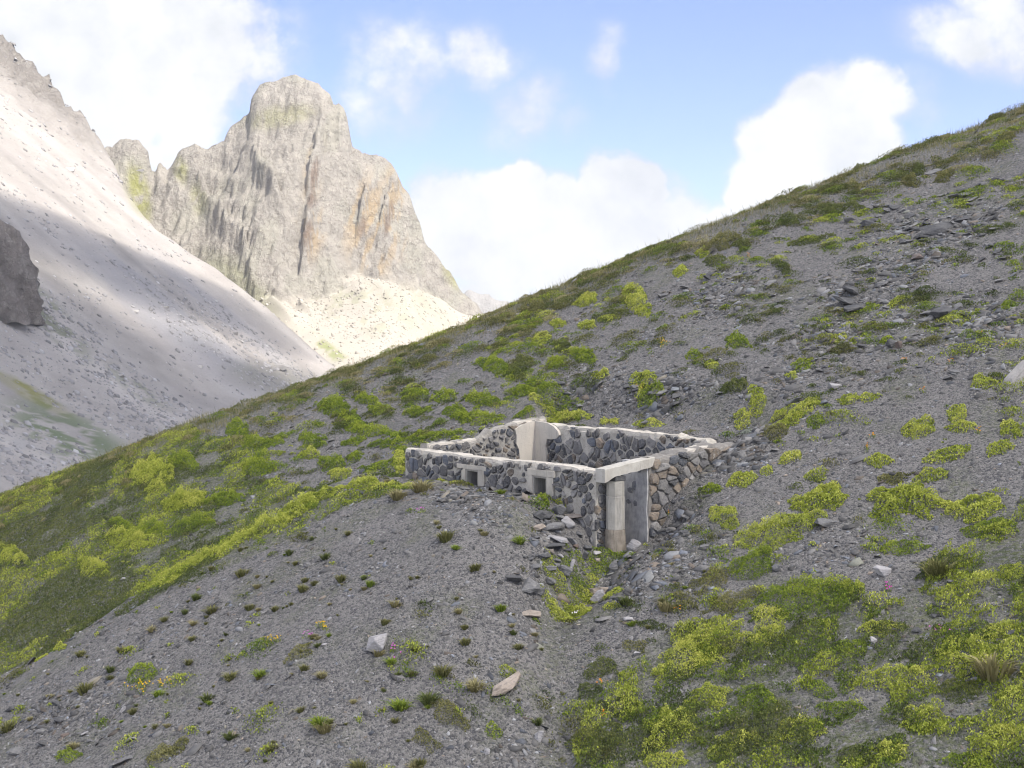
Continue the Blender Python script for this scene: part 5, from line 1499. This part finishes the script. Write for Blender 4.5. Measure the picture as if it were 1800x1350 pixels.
def scree_stones(name, n, fn, bx, dens, lo, hi, colr):
    x = rng.uniform(bx[0], bx[1], n); y = rng.uniform(bx[2], bx[3], n)
    z, rk = fn(x, y)
    px, py = project(x, y, z)
    keep = (px > -150) & (px < 960) & (py > 60) & (py < 900) & (rng.random(n) < dens(px, py, x, y, rk))
    x, y, z = x[keep], y[keep], z[keep]; n = len(x)
    s = lo * (hi / lo) ** (rng.random(n) ** 2.4)
    base = np.array([[-1, -1, -1], [1, -1, -1], [1, 1, -1], [-1, 1, -1], [-.7, -.7, 1], [.7, -.7, 1], [.7, .7, 1], [-.7, .7, 1]])
    V = base[None] * (1 + rng.uniform(-.35, .35, (n, 8, 3))) * s[:, None, None] * np.array([1, .9, .55]) * rng.uniform(.7, 1.3, (n, 1, 3))
    a = rng.uniform(0, 6.28, n); c_, s_ = np.cos(a)[:, None], np.sin(a)[:, None]
    V = np.stack([V[..., 0] * c_ - V[..., 1] * s_, V[..., 0] * s_ + V[..., 1] * c_, V[..., 2]], -1)
    V[..., 2] += -V[..., 0] * .5 + V[..., 1] * .18
    V += np.stack([x, y, z + .1 * s], 1)[:, None]
    F = np.array([[0, 3, 2, 1], [4, 5, 6, 7], [0, 1, 5, 4], [1, 2, 6, 5], [2, 3, 7, 6], [3, 0, 4, 7]])[None] + (np.arange(n) * 8)[:, None, None]
    c = np.array(colr) * np.exp(rng.normal(0, .22, (n, 1)))
    tag(mesh_np(name, V.reshape(-1, 3), F.reshape(-1, 4), M_FAR, np.clip(np.repeat(c, 8, 0), .03, .6)), kind='stuff')


def d_scree(px, py, x, y, rk):
    lat = x * .33 + y * .944; al = (x + 307) * .827 - (y - 844) * .562
    b = fbm(lat * .05, al * .004, 36, 3)
    q = (x - CA[0]) * CN[0] + (y - CA[1]) * CN[1] + np.interp(al, [60, 95, 116, 150, 177, 201, 228, 265], [0, 3, 12, 30, 36, 22, 8, 0])
    d = .08 + .5 * sstep(.05, .35, b) + .8 * ell(px, py, 420, 610, 190, 36, 32, .4) + .5 * ell(px, py, 260, 720, 160, 40, 30, .5) + .5 * ell(px, py, 60, 820, 140, 40, 25, .5) + .5 * ell(px, py, 120, 560, 60, 60, 40, .5)
    return d * (q < 3)


def d_talus(px, py, x, y, rk):
    return np.where(rk < .5, .35 + .5 * ell(px, py, 620, 540, 120, 60, 20, .5), .0)


scree_stones('scree_stones', 60000, scree, (-330, -30, 380, 860), d_scree, .2, 1.0, (.24, .23, .222))
scree_stones('talus_stones', 15000, peak, (-260, 20, 640, 950), d_talus, .25, 1.0, (.31, .285, .24))

# ---- far boulders and the dark crag on the scree slope ---------------------------------------------
def far_hit(px, py):
    a = (px - 900) / FPX; b = (604 - py) / FPX
    for y in np.arange(200, 900, 1.0):
        if float(scree(np.array(a * y), np.array(y))[0]) > b * y: return a * y, y, b * y
    return a * 640, 640, b * 640


def crag():
    cx, cy, cz = far_hit(-28, 520)
    n, k = 64, 40; V = []; F = []
    for i in range(k + 1):
        for j in range(n):
            f = i / k; a = 2 * math.pi * j / n
            rad = (1 - f ** 2.6) ** .5 * (1 + .25 * float(ridged(np.array(math.cos(a) * 2 + f), np.array(math.sin(a) * 2 + f * 2.5), 201, 4)) + .12 * float(ridged(np.array(a * 5.0), np.array(f * 2.0), 203, 4))) * (1.0 + .1 * f)
            V.append((18 * rad * math.cos(a) - 5 * f, 13 * rad * math.sin(a), -10 + 42 * f + 1.5 * float(vnoise(np.array(a * 4), np.array(f * 9.), 204))))
    for i in range(k):
        for j in range(n): F.append((i * n + j, i * n + (j + 1) % n, (i + 1) * n + (j + 1) % n, (i + 1) * n + j))
    V = np.array(V)
    col = np.array([.225, .195, .172]) * (1 + .35 * fbm(V[:, 0] * .3 + V[:, 1] * .2, V[:, 2] * .08, 207, 4))[:, None]
    o = mesh_np('rocky_crag', V, F, M_MTN, col, smooth=False, extra={'rock': np.ones(len(V))})
    o.location = (cx, cy, cz)
    tag(o, 'dark shaded rock crag jutting from the pale scree valley side', 'crag')


crag()
for (a, b, s_, lab) in ((490, 645, 3.2, 'large flat boulder lying at the bottom of the pale far scree'), (248, 300, 1.2, None), (348, 644, 1.4, None), (288, 540, 1.6, None), (160, 610, 1.0, None), (210, 660, 1.2, None), (410, 585, 1.6, None), (122, 298, 2.2, 'white boulder near the crest of the far scree'), (78, 296, 1.5, None), (235, 546, 1.6, None), (420, 598, 1.4, None), (216, 622, 1.0, None)):
    x, y, z = far_hit(a, b)
    bm = bmesh.new(); r2 = random.Random(int(a + b))
    for i in range(14): bm.verts.new((r2.uniform(-1, 1) * s_ * 1.7, r2.uniform(-1, 1) * s_, r2.uniform(-.7, .5) * s_))
    res = bmesh.ops.convex_hull(bm, input=bm.verts)
    junk = [e for e in res['geom_interior'] if isinstance(e, bmesh.types.BMVert)]
    if junk: bmesh.ops.delete(bm, geom=junk, context='VERTS')
    me = bpy.data.meshes.new('scree_boulder'); bm.to_mesh(me); bm.free(); me.materials.append(M_BLEACH)
    o = link(bpy.data.objects.new('scree_boulder', me)); o.location = (x, y, z - .1 * s_)
    tag(o, lab or 'small pale boulder stranded on the far scree slope', 'boulder', None if lab else 'boulders on the far scree')

# ================================================================== RENDER SETTINGS
SC.view_settings.view_transform = 'Standard'; SC.view_settings.look = 'None'
SC.view_settings.exposure = 1.4; SC.view_settings.gamma = 1.0
SC.cycles.use_denoising = True
SC.cycles.denoiser = 'OPENIMAGEDENOISE'; SC.cycles.denoising_input_passes = 'RGB_ALBEDO_NORMAL'; SC.cycles.denoising_prefilter = 'ACCURATE'
SC.cycles.max_bounces = 8; SC.cycles.diffuse_bounces = 3; SC.cycles.transparent_max_bounces = 8
SC.cycles.use_adaptive_sampling = True; SC.cycles.adaptive_threshold = .015
SC.cycles.filter_width = 1.1
